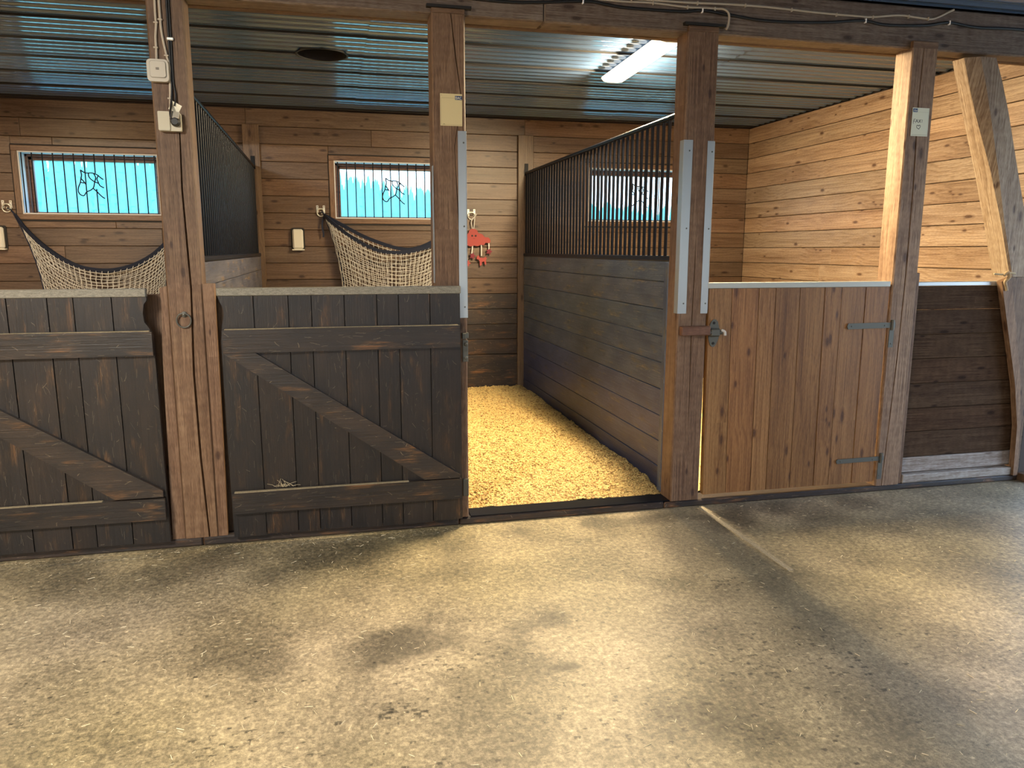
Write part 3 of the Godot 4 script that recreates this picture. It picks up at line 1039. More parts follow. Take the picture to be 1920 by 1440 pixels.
func build_frame() -> void:
	var D := -0.145
	# continuous timber beam over the box fronts
	var beam := thing("timber_beam", "long dark brown timber beam over the box fronts, carrying the cables", "beam", Vector3(2.0, 2.82, -0.1))
	var bb := mb(0, Color(0.215, 0.165, 0.13))
	bb.box(Vector3(LEFT, 2.825, -0.17), Vector3(1.2, ACEIL - 0.002, -0.03), 0.008)
	part("beam_length", bb, M.sawn, beam)
	bb = mb(0, Color(0.20, 0.155, 0.12))
	bb.box(Vector3(1.202, 2.825, -0.17), Vector3(EAST, ACEIL - 0.002, -0.03), 0.008)
	part("beam_length", bb, M.sawn, beam)
	bb = mb(0, POST * 0.8)
	bb.box(Vector3(LEFT, 2.82, -0.215), Vector3(EAST, 2.95, -0.172), 0.006)
	part("back_board", bb, M.sawn, beam)
	# dark sill on the floor under the fronts
	var sill := structure("trim_1")
	for s in [[LEFT, -0.72, 0.05], [-0.718, 0.70, 0.05], [0.702, 2.0, 0.045], [2.002, RIGHT, 0.04]]:
		var b := mb(0, Color(0.9, 0.9, 0.95))
		b.box(Vector3(s[0], 0.0, -0.15), Vector3(s[1], s[2], 0.0), 0.008)
		part("sill_timber", b, M.grimy, sill)
	var wet := mb(0, Color(1.6, 1.7, 1.9))
	wet.box(Vector3(0.77, 0.045, -0.14), Vector3(2.04, 0.052, -0.004), 0.002)
	part("metal_tread", wet, M.black_steel, sill)

	# --- first post from the left: crack, two jamb boards, tie ring
	var p1 := thing("support_post", "cracked brown timber post left of the braced door, carrying switch, socket and tie ring", "post", Vector3(-0.72, 0.05, -0.07), "timber posts along the box fronts")
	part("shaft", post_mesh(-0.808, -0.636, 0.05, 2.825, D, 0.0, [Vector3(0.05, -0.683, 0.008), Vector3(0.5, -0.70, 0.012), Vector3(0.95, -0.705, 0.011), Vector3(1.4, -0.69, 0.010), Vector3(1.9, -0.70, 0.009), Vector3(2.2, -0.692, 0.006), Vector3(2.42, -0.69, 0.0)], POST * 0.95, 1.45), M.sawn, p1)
	# natural-edged jamb boards up to door height
	var jl := mb(1, POST * 1.15)
	jl.slab(PackedVector2Array([Vector2(-0.872, 0.05), Vector2(-0.809, 0.05), Vector2(-0.809, 1.415), Vector2(-0.845, 1.405), Vector2(-0.838, 1.34), Vector2(-0.842, 1.24), Vector2(-0.852, 1.1), Vector2(-0.858, 0.8), Vector2(-0.866, 0.4)]), -0.07, -0.006)
	part("jamb_board", jl, M.sawn, p1)
	var jr := mb(1, POST * 1.1)
	jr.slab(PackedVector2Array([Vector2(-0.635, 0.05), Vector2(-0.590, 0.05), Vector2(-0.583, 0.6), Vector2(-0.578, 1.425), Vector2(-0.635, 1.425)]), -0.06, -0.004)
	part("jamb_board", jr, M.sawn, p1)
	var jb := mb(1, POST * 0.7)
	jb.box(Vector3(-0.96, 0.05, -0.11), Vector3(-0.809, 1.37, -0.075), 0.004)
	part("rebate_board", jb, M.sawn, p1)
	var jc := mb(1, POST * 0.4)
	jc.box(Vector3(-0.634, 0.05, -0.11), Vector3(-0.50, 1.37, -0.062), 0.004)
	part("rebate_board", jc, M.sawn, p1)  # added on this side so the door gap stays dark against box light
	var tie := mb(0)
	tie.lathe(Vector3(-0.732, 1.268, 0.0), Vector3(0, 0, 1), [Vector2(0, 0.016), Vector2(0.006, 0.014), Vector2(0.008, 0.006), Vector2(0.022, 0.006), Vector2(0.024, 0.0)], 12)
	var tring := thing("tie_ring", "iron tie ring hanging on the front of the cracked post", "ring", Vector3(-0.732, 1.2, 0.0))
	part("eye_bolt", tie, M.iron, tring)
	var ring := mb(0)
	var rp := []
	for k in 28: rp.append(Vector3(-0.734 + 0.035 * cos(TAU * k / 28), 1.238 + 0.037 * sin(TAU * k / 28), 0.014 + 0.004 * sin(TAU * k / 28)))
	ring.tube(rp, 0.0042, 8, true)
	part("ring", ring, M.iron, tring)

	# --- second post
	var p2 := thing("support_post", "brown timber post between the braced door and the open doorway, with blank yellow card", "post", Vector3(0.666, 0.05, -0.07), "timber posts along the box fronts")
	part("shaft", post_mesh(0.578, 0.757, 0.05, 2.825, D, 0.0, [Vector3(1.2, 0.738, 0.0), Vector3(1.40, 0.732, 0.006), Vector3(1.75, 0.715, 0.006), Vector3(1.98, 0.702, 0.003), Vector3(2.15, 0.695, 0.003), Vector3(2.40, 0.735, 0.004), Vector3(2.62, 0.705, 0.006), Vector3(2.825, 0.682, 0.005)], POST), M.sawn, p2)
	var cap := mb(0, POST * 0.95)
	cap.box(Vector3(0.578, 2.826, -0.029), Vector3(0.757, 2.852, 0.0), 0.003)
	part("head_block", cap, M.sawn, p2)
	var dk := mb(0)
	dk.slab(PackedVector2Array([Vector2(0.555, 2.8535), Vector2(0.792, 2.8535), Vector2(0.792, 2.868), Vector2(0.555, 2.868)]), -0.029, 0.004)
	part("head_plate", dk, M.dark, p2)
	corner_strip(p2, 0.713, 0.7585, 1.224, 2.234, 1.0)
	var ls := mb(1)
	ls.box(Vector3(0.5745, 1.42, -0.05), Vector3(0.577, 2.05, 0.001), 0.0005)
	part("corner_strip", ls, M.galvanised, p2)
	var sk := mb(1)
	sk.box(Vector3(0.728, 0.974, 0.0005), Vector3(0.760, 1.098, 0.007), 0.004)
	var so := part("strike_plate", sk, M.iron, p2, "rusty strike plate with two bolts")
	for yy in [0.998, 1.074]:
		var s := mb(0)
		s.lathe(Vector3(0.746, yy, 0.007), Vector3(0, 0, 1), [Vector2(0, 0.011), Vector2(0.003, 0.011), Vector2(0.007, 0.007), Vector2(0.0085, 0.0)], 12)
		part("bolt_head", s, M.iron, so)
	sk = mb(1, Color(1.5, 1.5, 1.45))
	sk.box(Vector3(0.724, 1.104, 0.0005), Vector3(0.748, 1.138, 0.018), 0.003)
	sk.box(Vector3(0.746, 1.108, 0.0005), Vector3(0.762, 1.142, 0.012), 0.003)
	part("catch", sk, M.iron, p2)
	sk = mb(1)
	sk.box(Vector3(0.722, 0.18, 0.0005), Vector3(0.756, 0.285, 0.010), 0.004)
	part("lower_catch", sk, M.iron, p2)

	# --- third post, at the end of the partition
	var p3 := thing("support_post", "brown timber post under the lamp end with two pale metal edge strips", "post", Vector3(2.137, 0.045, -0.07), "timber posts along the box fronts")
	part("shaft", post_mesh(2.042, 2.233, 0.045, 2.825, D, 0.0, [Vector3(0.3, 2.142, 0.0), Vector3(0.7, 2.142, 0.004), Vector3(1.15, 2.137, 0.006), Vector3(1.5, 2.142, 0.005), Vector3(1.75, 2.14, 0.0)], POST * 1.0), M.sawn, p3)
	cap = mb(0, POST * 0.95)
	cap.box(Vector3(2.046, 2.826, -0.029), Vector3(2.233, 2.858, 0.0), 0.003)
	part("head_block", cap, M.sawn, p3)
	dk = mb(0)
	dk.slab(PackedVector2Array([Vector2(2.02, 2.8595), Vector2(2.272, 2.8595), Vector2(2.272, 2.875), Vector2(2.02, 2.875)]), -0.029, 0.004)
	part("head_plate", dk, M.dark, p3)
	corner_strip(p3, 2.041, 2.096, 1.225, 2.233, -1.0)
	corner_strip(p3, 2.190, 2.2345, 1.224, 2.231, 1.0)

	# --- fourth post, lit from its left
	var p4 := thing("support_post", "timber post with rough pale left face and a handwritten card, beside the slanting brace", "post", Vector3(3.62, 0.04, -0.07), "timber posts along the box fronts")
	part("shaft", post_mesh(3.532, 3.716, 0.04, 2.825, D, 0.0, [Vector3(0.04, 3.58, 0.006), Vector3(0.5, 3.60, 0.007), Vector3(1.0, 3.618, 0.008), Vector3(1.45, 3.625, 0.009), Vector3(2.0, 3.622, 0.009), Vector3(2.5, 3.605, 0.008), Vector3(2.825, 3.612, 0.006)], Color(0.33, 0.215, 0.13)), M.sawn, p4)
	cap = mb(0, POST)
	cap.box(Vector3(3.534, 2.826, -0.029), Vector3(3.716, 2.866, 0.0), 0.003)
	part("head_block", cap, M.sawn, p4)
	var jr4 := mb(1, POST * 1.1)
	jr4.box(Vector3(3.7165, 0.04, -0.1), Vector3(3.745, 1.46, -0.012), 0.004)
	part("jamb_board", jr4, M.sawn, p4)

	# --- slanting brace at the right end, slightly bowed, with one waney edge
	var p5 := thing("slanting_brace", "slanting squared timber brace at the right end, running from beam to sill", "brace", Vector3(4.4, 0.04, -0.07))
	var br := mb(1, Color(0.42, 0.325, 0.225))
	# stations: y, left back edge, left front edge, end of the waney edge, right edge
	var st := [[2.80, 3.955, 3.955, 4.030, 4.150], [2.66, 4.005, 4.005, 4.085, 4.215], [2.47, 4.075, 4.078, 4.147, 4.290], [2.11, 4.215, 4.222, 4.258, 4.412], [1.776, 4.332, 4.336, 4.352, 4.530], [1.43, 4.445, 4.450, 4.462, 4.625]]
	for i in st.size() - 1:
		var s: Array = st[i]
		var t: Array = st[i + 1]
		var zw := -0.04
		var sec := func(q: Array) -> Array:
			var dp: float = clampf((q[3] - q[2]) * 0.7, 0.006, 0.05)
			return [Vector3(q[1], q[0], D), Vector3(q[2], q[0], -dp), Vector3(q[3], q[0], 0.0), Vector3(q[4], q[0], 0.0), Vector3(q[4], q[0], D)]
		var A: Array = sec.call(s)
		var B: Array = sec.call(t)
		var dirs := [Vector3(-1, 0, 0), Vector3(-1, 0, 1), Vector3(0, 0, 1), Vector3(1, 0, 0), Vector3(0, 0, -1)]
		for k in 5:
			br.quadn(A[k], A[(k + 1) % 5], B[(k + 1) % 5], B[k], dirs[k])
		if i == 0:
			for k in [1, 2, 3]: br.tri(A[0], A[k], A[(k + 1) % 5], Vector3.UP)
		if i == st.size() - 2:
			for k in [1, 2, 3]: br.tri(B[0], B[k], B[(k + 1) % 5], Vector3.DOWN)
	part("upper_length", br, M.sawn, p5)
	br = mb(1, POST * 0.95)
	br.slab(PackedVector2Array([Vector2(4.45, 1.428), Vector2(4.53, 1.09), Vector2(4.62, 0.72), Vector2(4.665, 0.40), Vector2(4.69, 0.042), Vector2(4.698, 0.042), Vector2(4.698, 1.428)]), -0.043, -0.002)
	part("lower_length", br, M.sawn, p5)
	br = mb(1, POST * 1.35)
	br.slab(PackedVector2Array([Vector2(4.368, 1.40), Vector2(4.445, 1.43), Vector2(4.535, 1.06), Vector2(4.612, 0.74), Vector2(4.660, 0.40), Vector2(4.684, 0.042), Vector2(4.648, 0.042), Vector2(4.632, 0.40), Vector2(4.572, 0.70), Vector2(4.486, 0.995)]), -0.03, 0.012)
	part("edge_batten", br, M.sawn, p5)
	var kn := thing("rope_tie", "knotted rope tied round the slanting brace at the panel top", "rope", Vector3(4.41, 1.42, 0.01))
	var rk := mb(0, Color(0.9, 0.75, 0.5))
	rk.tube(smooth([Vector3(4.30, 1.452, 0.01), Vector3(4.36, 1.448, 0.016), Vector3(4.42, 1.456, 0.02), Vector3(4.47, 1.452, 0.01)], 4), 0.006, 8)
	part("rope", rk, M.cord, kn)
	rk = mb(0, Color(0.75, 0.55, 0.33))
	rk.tube(smooth([Vector3(4.37, 1.44, 0.018), Vector3(4.395, 1.462, 0.026), Vector3(4.405, 1.43, 0.03), Vector3(4.385, 1.40, 0.022), Vector3(4.40, 1.37, 0.016), Vector3(4.41, 1.34, 0.016)], 5), 0.011, 8)
	part("knot", rk, M.cord, kn)

	# posts against the back wall that carry the partitions
	for k in [[-0.755, -0.60, 2.80, "brown wall post at the back end of the left grille"], [1.998, 2.165, 2.79, "brown wall post at the back end of the right grille"]]:
		var w := mb(1, tint(Color(0.17, 0.112, 0.07), 0.05))
		w.box(Vector3(k[0], 0.10, BACK + 0.021), Vector3(k[1], k[2], BACK + 0.05), 0.004)
		var o := single("wall_post", w, M.pine, Vector3((k[0] + k[1]) / 2, 0.1, BACK + 0.03), k[3], "post")

# ------------------------------------------------------------------ doors
func plank(poly: PackedVector2Array, z0: float, z1: float, c: Color) -> MB:
	var b := mb(1, c)
	b.slab(poly, z0, z1)
	return b

func build_doors() -> void:
	# the two braced dark doors; plank joints measured along the top and the bottom
	var sets := [
		{"at": -1.53, "top": [-2.17, -2.02, -1.87, -1.715, -1.535, -1.355, -1.238, -1.063, -0.898], "bot": [-2.17, -2.02, -1.87, -1.705, -1.528, -1.348, -1.231, -1.057, -0.874], "label": "dark worn plank half-door with diagonal brace at the far left, left of the cracked post", "edge": 1},
		{"at": 0.07, "top": [-0.552, -0.385, -0.209, -0.091, 0.080, 0.253, 0.370, 0.542, 0.712], "bot": [-0.550, -0.379, -0.210, -0.092, 0.080, 0.252, 0.370, 0.542, 0.716], "label": "dark worn plank half-door with diagonal brace between the cracked post and open doorway", "edge": -1},
	]
	for s in sets:
		var door := thing("stall_door", s.label, "door", Vector3(s.at, 0.05, 0.02), "braced plank half-doors")
		var top: Array = s.top
		var bot: Array = s.bot
		var k := top.size() - 1
		for i in k:
			var g := 0.0025
			var ya := 0.052 + rng.randf_range(-0.004, 0.006)
			var poly := PackedVector2Array([Vector2(bot[i] + g, ya), Vector2(bot[i + 1] - g, ya), Vector2(top[i + 1] - g, 1.362), Vector2(top[i] + g, 1.362)])
			if s.edge == 1 and i == k - 1:   # chewed edge next to the post
				poly = PackedVector2Array([Vector2(bot[i] + g, ya), Vector2(-0.874, ya), Vector2(-0.878, 0.6), Vector2(-0.880, 1.0), Vector2(-0.884, 1.16), Vector2(-0.898, 1.205), Vector2(-0.918, 1.235), Vector2(-0.922, 1.28), Vector2(-0.915, 1.325), Vector2(-0.9, 1.345), Vector2(-0.9, 1.362), Vector2(top[i] + g, 1.362)])
			if s.edge == -1 and i == 0:
				poly = PackedVector2Array([Vector2(-0.550, ya), Vector2(bot[1] - g, ya), Vector2(top[1] - g, 1.362), Vector2(-0.560, 1.362), Vector2(-0.552, 1.335), Vector2(-0.536, 1.30), Vector2(-0.534, 1.262), Vector2(-0.546, 1.21), Vector2(-0.555, 1.13), Vector2(-0.555, 0.6)])
			var c := tint(Color(0.47, 0.49, 0.53), 0.22, 0.06)
			part("plank", plank(poly, 0.005, 0.038 + rng.randf_range(-0.001, 0.002), c), M.grimy, door)
		var tg := mb(1)
		tg.slab(PackedVector2Array([Vector2(bot[0] + 0.01, 0.06), Vector2(bot[k] - 0.02, 0.06), Vector2(top[k] - 0.06, 1.36), Vector2(top[0] + 0.03, 1.36)]), 0.008, 0.028)
		part("light_stop_board", tg, M.dark, door)  # added dark sheet, stops box light leaking between the planks
		# ledges and diagonal brace on the face
		var l: float = top[0] + 0.008
		var r: float = top[k] - 0.008
		if s.edge == 1: r = -0.888
		var lr := r if s.edge == -1 else -0.882
		for yy in [[1.066, 1.188, 1.196], [0.190, 0.306, 0.318]]:
			var b := mb(0, tint(Color(0.64, 0.67, 0.68), 0.1))
			b.slab(PackedVector2Array([Vector2(l, yy[0]), Vector2(lr, yy[0]), Vector2(lr, yy[1]), Vector2((l + lr) / 2, yy[1] + 0.003), Vector2(l, yy[1])]), 0.041, 0.070)
			part("ledge", b, M.grimy, door)
			# dust and chaff lying on the ledge's upper edge
			var du := mb(0, Color(0.36, 0.29, 0.18))
			du.box(Vector3(l + 0.01, yy[1] - 0.001, 0.042), Vector3(lr - (0.30 if yy[0] < 0.5 else 0.01), yy[1] + 0.005, 0.068), 0.002)
			var duo := part("dust", du, M.concrete, door)
			duo.set_meta("kind", "stuff")
		var b2 := mb(0, tint(Color(0.85, 0.85, 0.81), 0.1))
		var bl: float = l if s.edge == -1 else -2.15
		b2.slab(PackedVector2Array([Vector2(bl, 1.064), Vector2(bl + 0.16, 1.064), Vector2(lr - 0.006, 0.330), Vector2(lr - 0.006, 0.312), Vector2(lr - 0.21, 0.312)]) if s.edge == -1 else PackedVector2Array([Vector2(bl, 1.064), Vector2(bl + 0.16, 1.064), Vector2(lr - 0.006, 0.348), Vector2(lr - 0.006, 0.314), Vector2(lr - 0.24, 0.314)]), 0.041, 0.066)
		part("brace", b2, M.grimy, door)
		var c2 := mb(0, Color(0.27, 0.25, 0.20))
		var cr: float = top[k] + (0.002 if s.edge == -1 else -0.004)
		c2.box(Vector3(top[0] - 0.012, 1.363, 0.0), Vector3(cr, 1.404, 0.044), 0.003)
		part("capping", c2, M.scuffed, door, "scuffed metal capping")
	# the closed door of the third box: seven lighter planks
	var d3 := thing("stall_door", "warm brown vertical plank half-door with two strap hinges, right of the doorway", "door", Vector3(2.88, 0.06, -0.02))
	var t3 := [2.243, 2.398, 2.582, 2.698, 2.868, 3.043, 3.166, 3.340, 3.514]
	var b3 := [2.262, 2.421, 2.597, 2.709, 2.884, 3.057, 3.168, 3.343, 3.508]
	for i in 8:
		var g := 0.0022
		var poly := PackedVector2Array([Vector2(b3[i] + g, 0.074), Vector2(b3[i + 1] - g, 0.074), Vector2(t3[i + 1] - g, 1.372), Vector2(t3[i] + g, 1.372)])
		part("plank", plank(poly, -0.042, rng.randf_range(-0.003, 0.0), tint(Color(0.31, 0.155, 0.055), 0.10, 0.05)), M.pine, d3)
	var b := mb(1)
	b.box(Vector3(2.275, 0.08, -0.040), Vector3(3.50, 1.37, -0.012), 0.0)
	part("light_stop_board", b, M.dark, d3)  # added behind the planks to block lamp light in the joints
	b = mb(0, Color(0.24, 0.12, 0.05))
	for yy in [0.2, 1.15]: b.box(Vector3(2.28, yy, -0.075), Vector3(3.49, yy + 0.12, -0.044), 0.004)
	part("ledge", b, M.pine, d3)
	b = mb(0, Color(1.1, 1.1, 1.05))
	b.box(Vector3(2.234, 1.373, -0.048), Vector3(3.516, 1.408, 0.004), 0.003)
	part("capping", b, M.capping, d3, "pale metal capping")
	for hh in [[3.225, 1.105, 1.142, 1.145], [3.220, 0.215, 0.245, 0.25]]:
		var h := mb(0)
		h.slab(PackedVector2Array([Vector2(hh[0], hh[1]), Vector2(3.575, hh[1] + 0.004), Vector2(3.575, hh[2] + 0.002), Vector2(hh[0], hh[2]), Vector2(hh[0] - 0.008, (hh[1] + hh[2]) / 2)]), 0.0015, 0.007)
		h.lathe(Vector3(3.553, hh[1] - 0.012, 0.008), Vector3.UP, [Vector2(0, 0.0), Vector2(0, 0.011), Vector2(0.066, 0.011), Vector2(0.066, 0.0)], 12)
		h.slab(PackedVector2Array([Vector2(3.535, hh[1] - 0.125), Vector2(3.568, hh[1] - 0.125), Vector2(3.568, hh[1] - 0.006), Vector2(3.535, hh[1] - 0.006)]), 0.0012, 0.006)
		var ho := part("strap_hinge", h, M.iron, d3, "grey iron strap hinge")
		screws(ho, [Vector3(hh[0] + 0.025, (hh[1] + hh[2]) / 2, 0.007), Vector3(hh[0] + 0.27, (hh[1] + hh[2]) / 2, 0.007), Vector3(3.552, hh[1] - 0.10, 0.006)], M.iron)
	# bolt across the joint of post and door
	var la := thing("door_bolt", "sliding bolt with worn wooden grip across post and closed door", "latch", Vector3(2.2, 1.1, 0.01))
	b = mb(0, Color(0.20, 0.10, 0.062))
	b.box(Vector3(2.054, 1.094, 0.004), Vector3(2.243, 1.150, 0.046), 0.005)
	part("wooden_grip", b, M.sawn, la)
	b = mb(0)
	b.slab(PackedVector2Array([Vector2(2.262, 1.03), Vector2(2.275, 1.018), Vector2(2.29, 1.018), Vector2(2.30, 1.03), Vector2(2.318, 1.07), Vector2(2.318, 1.135), Vector2(2.308, 1.172), Vector2(2.294, 1.186), Vector2(2.278, 1.186), Vector2(2.264, 1.172), Vector2(2.25, 1.135), Vector2(2.25, 1.07)]), 0.0015, 0.006)
	var lp := part("bolt_plate", b, M.iron, la)
	for yy in [1.165, 1.04]:
		var hsc := mb(0)
		hsc.lathe(Vector3(2.283, yy, 0.006), Vector3(0, 0, 1), [Vector2(0, 0.009), Vector2(0.003, 0.008), Vector2(0.004, 0.0)], 10)
		part("screw", hsc, M.dark, lp)
	b = mb(0)
	b.lathe(Vector3(2.244, 1.108, 0.024), Vector3(1, 0, 0), [Vector2(0, 0.0), Vector2(0, 0.012), Vector2(0.085, 0.012), Vector2(0.085, 0.0)], 14)
	b.box(Vector3(2.25, 1.082, 0.006), Vector3(2.316, 1.134, 0.036), 0.012)
	part("bolt", b, M.iron, la)
	b = mb(0)
	b.tube(smooth([Vector3(2.322, 1.122, 0.03), Vector3(2.342, 1.112, 0.034), Vector3(2.345, 1.09, 0.034)], 4), 0.008, 8)
	part("lashing", b, M.cord, la)

	# fixed panel right of the fourth post
	var pn := thing("front_panel", "fixed dark panel of wide level boards between last post and slanting brace", "panel", Vector3(4.1, 0.05, -0.05))
	var ys := [0.211, 0.389, 0.55, 0.72, 0.889, 1.052, 1.216, 1.372]
	for i in ys.size() - 1:
		b = mb(0, tint(Color(0.085, 0.05, 0.027), 0.10, 0.05))
		b.box(Vector3(3.747, ys[i] + 0.0015, -0.075), Vector3(4.675, ys[i + 1] - 0.0015, -0.045 + rng.randf_range(-0.001, 0.001)), 0.003)
		part("board", b, M.dull_board, pn)
	b = mb(0, Color(0.40, 0.36, 0.33))
	b.box(Vector3(3.747, 0.105, -0.078), Vector3(4.668, 0.209, -0.0435), 0.004)
	part("kick_board", b, M.sawn, pn)
	b = mb(0, Color(0.42, 0.39, 0.36))
	b.box(Vector3(3.747, 0.041, -0.09), Vector3(4.645, 0.100, -0.004), 0.006)
	part("kick_board", b, M.sawn, pn)
	b = mb(0, Color(1.05, 1.08, 1.1))
	b.box(Vector3(3.747, 1.373, -0.09), Vector3(4.44, 1.400, -0.036), 0.003)
	part("capping", b, M.galvanised, pn, "pale metal capping")

# ------------------------------------------------------------------ partitions with grilles
func partition(label: String, xl: float, xr: float, bar_x: float, grimy_tint: Color) -> void:
	var o := thing("stall_partition", label, "partition", Vector3((xl + xr) / 2, 0.05, -2.0), "grilled box partitions")
	var ys := [0.06, 0.205, 0.375, 0.545, 0.718, 0.89, 1.06, 1.232, 1.405, 1.535]
	for i in ys.size() - 1:
		# the lowest boards are blackest with dried dung
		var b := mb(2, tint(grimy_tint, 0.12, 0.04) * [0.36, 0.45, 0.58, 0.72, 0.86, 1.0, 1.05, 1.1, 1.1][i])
		b.box(Vector3(xl + rng.randf_range(-0.001, 0.002), ys[i] + 0.0015, BACK + 0.055), Vector3(xr, ys[i + 1] - 0.0015, -0.15), 0.003)
		part("plank", b, M.rubbed, o)
	var e := mb(1, grimy_tint * 0.9)
	e.box(Vector3(xl - 0.024, 0.06, -0.205), Vector3(xl - 0.003, 1.53, -0.148), 0.005)
	part("end_trim", e, M.rubbed, o)
	var r := mb(2)
	r.box(Vector3(xl - 0.006, 1.536, BACK + 0.055), Vector3(xr + 0.006, 1.566, -0.15), 0.004)
	part("bottom_rail", r, M.black_steel, o)
	r = mb(2)
	r.tube([Vector3(bar_x, 2.402, BACK + 0.055), Vector3(bar_x, 2.402, -0.147)], 0.0165, 14)
	part("top_rail", r, M.black_steel, o)
	r = mb(2)
	r.box(Vector3(bar_x - 0.02, 2.375, BACK + 0.0505), Vector3(bar_x + 0.02, 2.50, BACK + 0.057), 0.002)
	part("bracket", r, M.black_steel, o)
	var bar := mb(1)
	bar.tube([Vector3(bar_x, 1.566, 0), Vector3(bar_x, 2.388, 0)], 0.0105, 12)
	var m := bar.mesh(Vector3(bar_x, 0, 0))
	m.surface_set_material(0, M.black_steel)
	for k in 43:
		var g := MeshInstance3D.new()
		g.name = "grille_bar"
		g.mesh = m
		g.position = Vector3(bar_x, 0, -0.215 - 0.0862 * k) - o.position
		o.add_child(g, true)

func build_partitions() -> void:
	partition("box partition with black grille under the lamp, beside the bedded open box", 2.062, 2.12, 2.085, Color(0.76, 0.95, 1.8))
	partition("box partition with black grille behind the cracked post, left of the second hay net", -0.70, -0.642, -0.668, Color(1.5, 1.5, 1.6))

# ------------------------------------------------------------------ bedding
func bed_height(x: float, z: float, f: FastNoiseLite) -> float:
	var y := 0.095 + 0.018 * f.get_noise_2d(x * 2.2, z * 2.2) + 0.010 * f.get_noise_2d(x * 9.0 + 40, z * 9.0)
	y += 0.03 * clampf((-z - 1.5) / 2.0, 0.0, 1.0)
	y -= 0.05 * clampf((z + 0.42) / 0.26, 0.0, 1.0)
	return y

func build_bedding() -> void:
	var f := FastNoiseLite.new()
	f.seed = 8
	f.frequency = 1.0
	f.fractal_octaves = 3
	var beds := [[-0.635, 2.058, "deep loose golden wood bedding on the floor of the open box", 30000, 0.70], [2.125, 4.69, "golden wood bedding in the closed box behind the plank door", 1200, 2.13], [-3.64, -0.705, "golden wood bedding in the far left box behind its braced door", 0, 0.0]]
	for bd in beds:
		var b := mb(0)
		var nx := int((bd[1] - bd[0]) / 0.03)
		var nz := 120
		var z0 := BACK + 0.058
		var z1 := -0.153
		var P := []
		for j in nz + 1:
			var row := []
			for i in nx + 1:
				var x: float = lerpf(bd[0], bd[1], float(i) / nx)
				var z: float = lerpf(z0, z1, float(j) / nz)
				row.append(Vector3(x, bed_height(x, z, f) + rng.randf_range(-0.004, 0.004), z))
			P.append(row)
		var N := func(i: int, j: int) -> Vector3:
			var a: Vector3 = P[j][maxi(i - 1, 0)]
			var c: Vector3 = P[j][mini(i + 1, nx)]
			var d: Vector3 = P[maxi(j - 1, 0)][i]
			var e: Vector3 = P[mini(j + 1, nz)][i]
			return (e - d).cross(c - a).normalized()
		for j in nz:
			for i in nx:
				b.col = tint(Color(0.58, 0.42, 0.165), 0.16, 0.03) * (1.0 - 0.55 * clampf((P[j][i].x - bd[1] + 0.36) / 0.34, 0.0, 1.0))  # darker towards the right edge: partition shade painted into the bedding
				var n0: Vector3 = N.call(i, j)
				var n1: Vector3 = N.call(i + 1, j)
				var n2: Vector3 = N.call(i + 1, j + 1)
				var n3: Vector3 = N.call(i, j + 1)
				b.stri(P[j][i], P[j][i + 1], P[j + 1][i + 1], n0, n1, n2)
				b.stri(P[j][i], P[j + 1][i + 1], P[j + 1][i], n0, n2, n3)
		var root := thing("bedding", bd[2], "bedding", Vector3((bd[0] + bd[1]) / 2, 0.0, -2.0))
		root.set_meta("kind", "stuff")
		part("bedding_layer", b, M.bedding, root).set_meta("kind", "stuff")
		if bd[3] == 0: continue
		var lump := mb(0)
		var q := []
		for k in 6: q.append([Vector3.UP, Vector3.DOWN, Vector3.LEFT, Vector3.RIGHT, Vector3.FORWARD, Vector3.BACK][k] * rng.randf_range(0.7, 1.2))
		for y in [0, 1]:
			for pr in [[2, 4], [4, 3], [3, 5], [5, 2]]:
				var c: Vector3 = q[y] + q[pr[0]] + q[pr[1]]
				lump.tri(q[y], q[pr[0]], q[pr[1]], c.normalized())
		var lm := lump.mesh()
		lm.surface_set_material(0, M.bedding)
		var mm := MultiMesh.new()
		mm.transform_format = MultiMesh.TRANSFORM_3D
		mm.use_colors = true
		mm.mesh = lm
		mm.instance_count = bd[3]
		for k in bd[3]:
			var x := rng.randf_range(bd[4], bd[1] - 0.01)
			var z := lerpf(z1 + 0.01, z0, pow(rng.randf(), 1.5))
			if bd[4] > 2.0:
				x = rng.randf_range(2.13, 3.4); z = rng.randf_range(-1.2, -0.16)
			var s := rng.randf_range(0.004, 0.010) * (1.5 if rng.randf() < 0.08 else 1.0)
			var bs := Basis.from_euler(Vector3(rng.randf() * TAU, rng.randf() * TAU, rng.randf() * TAU)).scaled(Vector3(s, s * 0.7, s))
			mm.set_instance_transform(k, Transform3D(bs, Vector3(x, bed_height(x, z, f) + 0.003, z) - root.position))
			mm.set_instance_color(k, tint(Color(0.66, 0.48, 0.19) if rng.randf() < 0.72 else Color(0.36, 0.22, 0.08), 0.2, 0.05) * (1.0 - 0.55 * clampf((x - bd[1] + 0.36) / 0.34, 0.0, 1.0)))  # crumbs carry the same painted partition shade
		var o := MultiMeshInstance3D.new()
		o.name = "wood_crumbs"
		o.multimesh = mm
		root.add_child(o, true)
		o.set_meta("kind", "stuff")

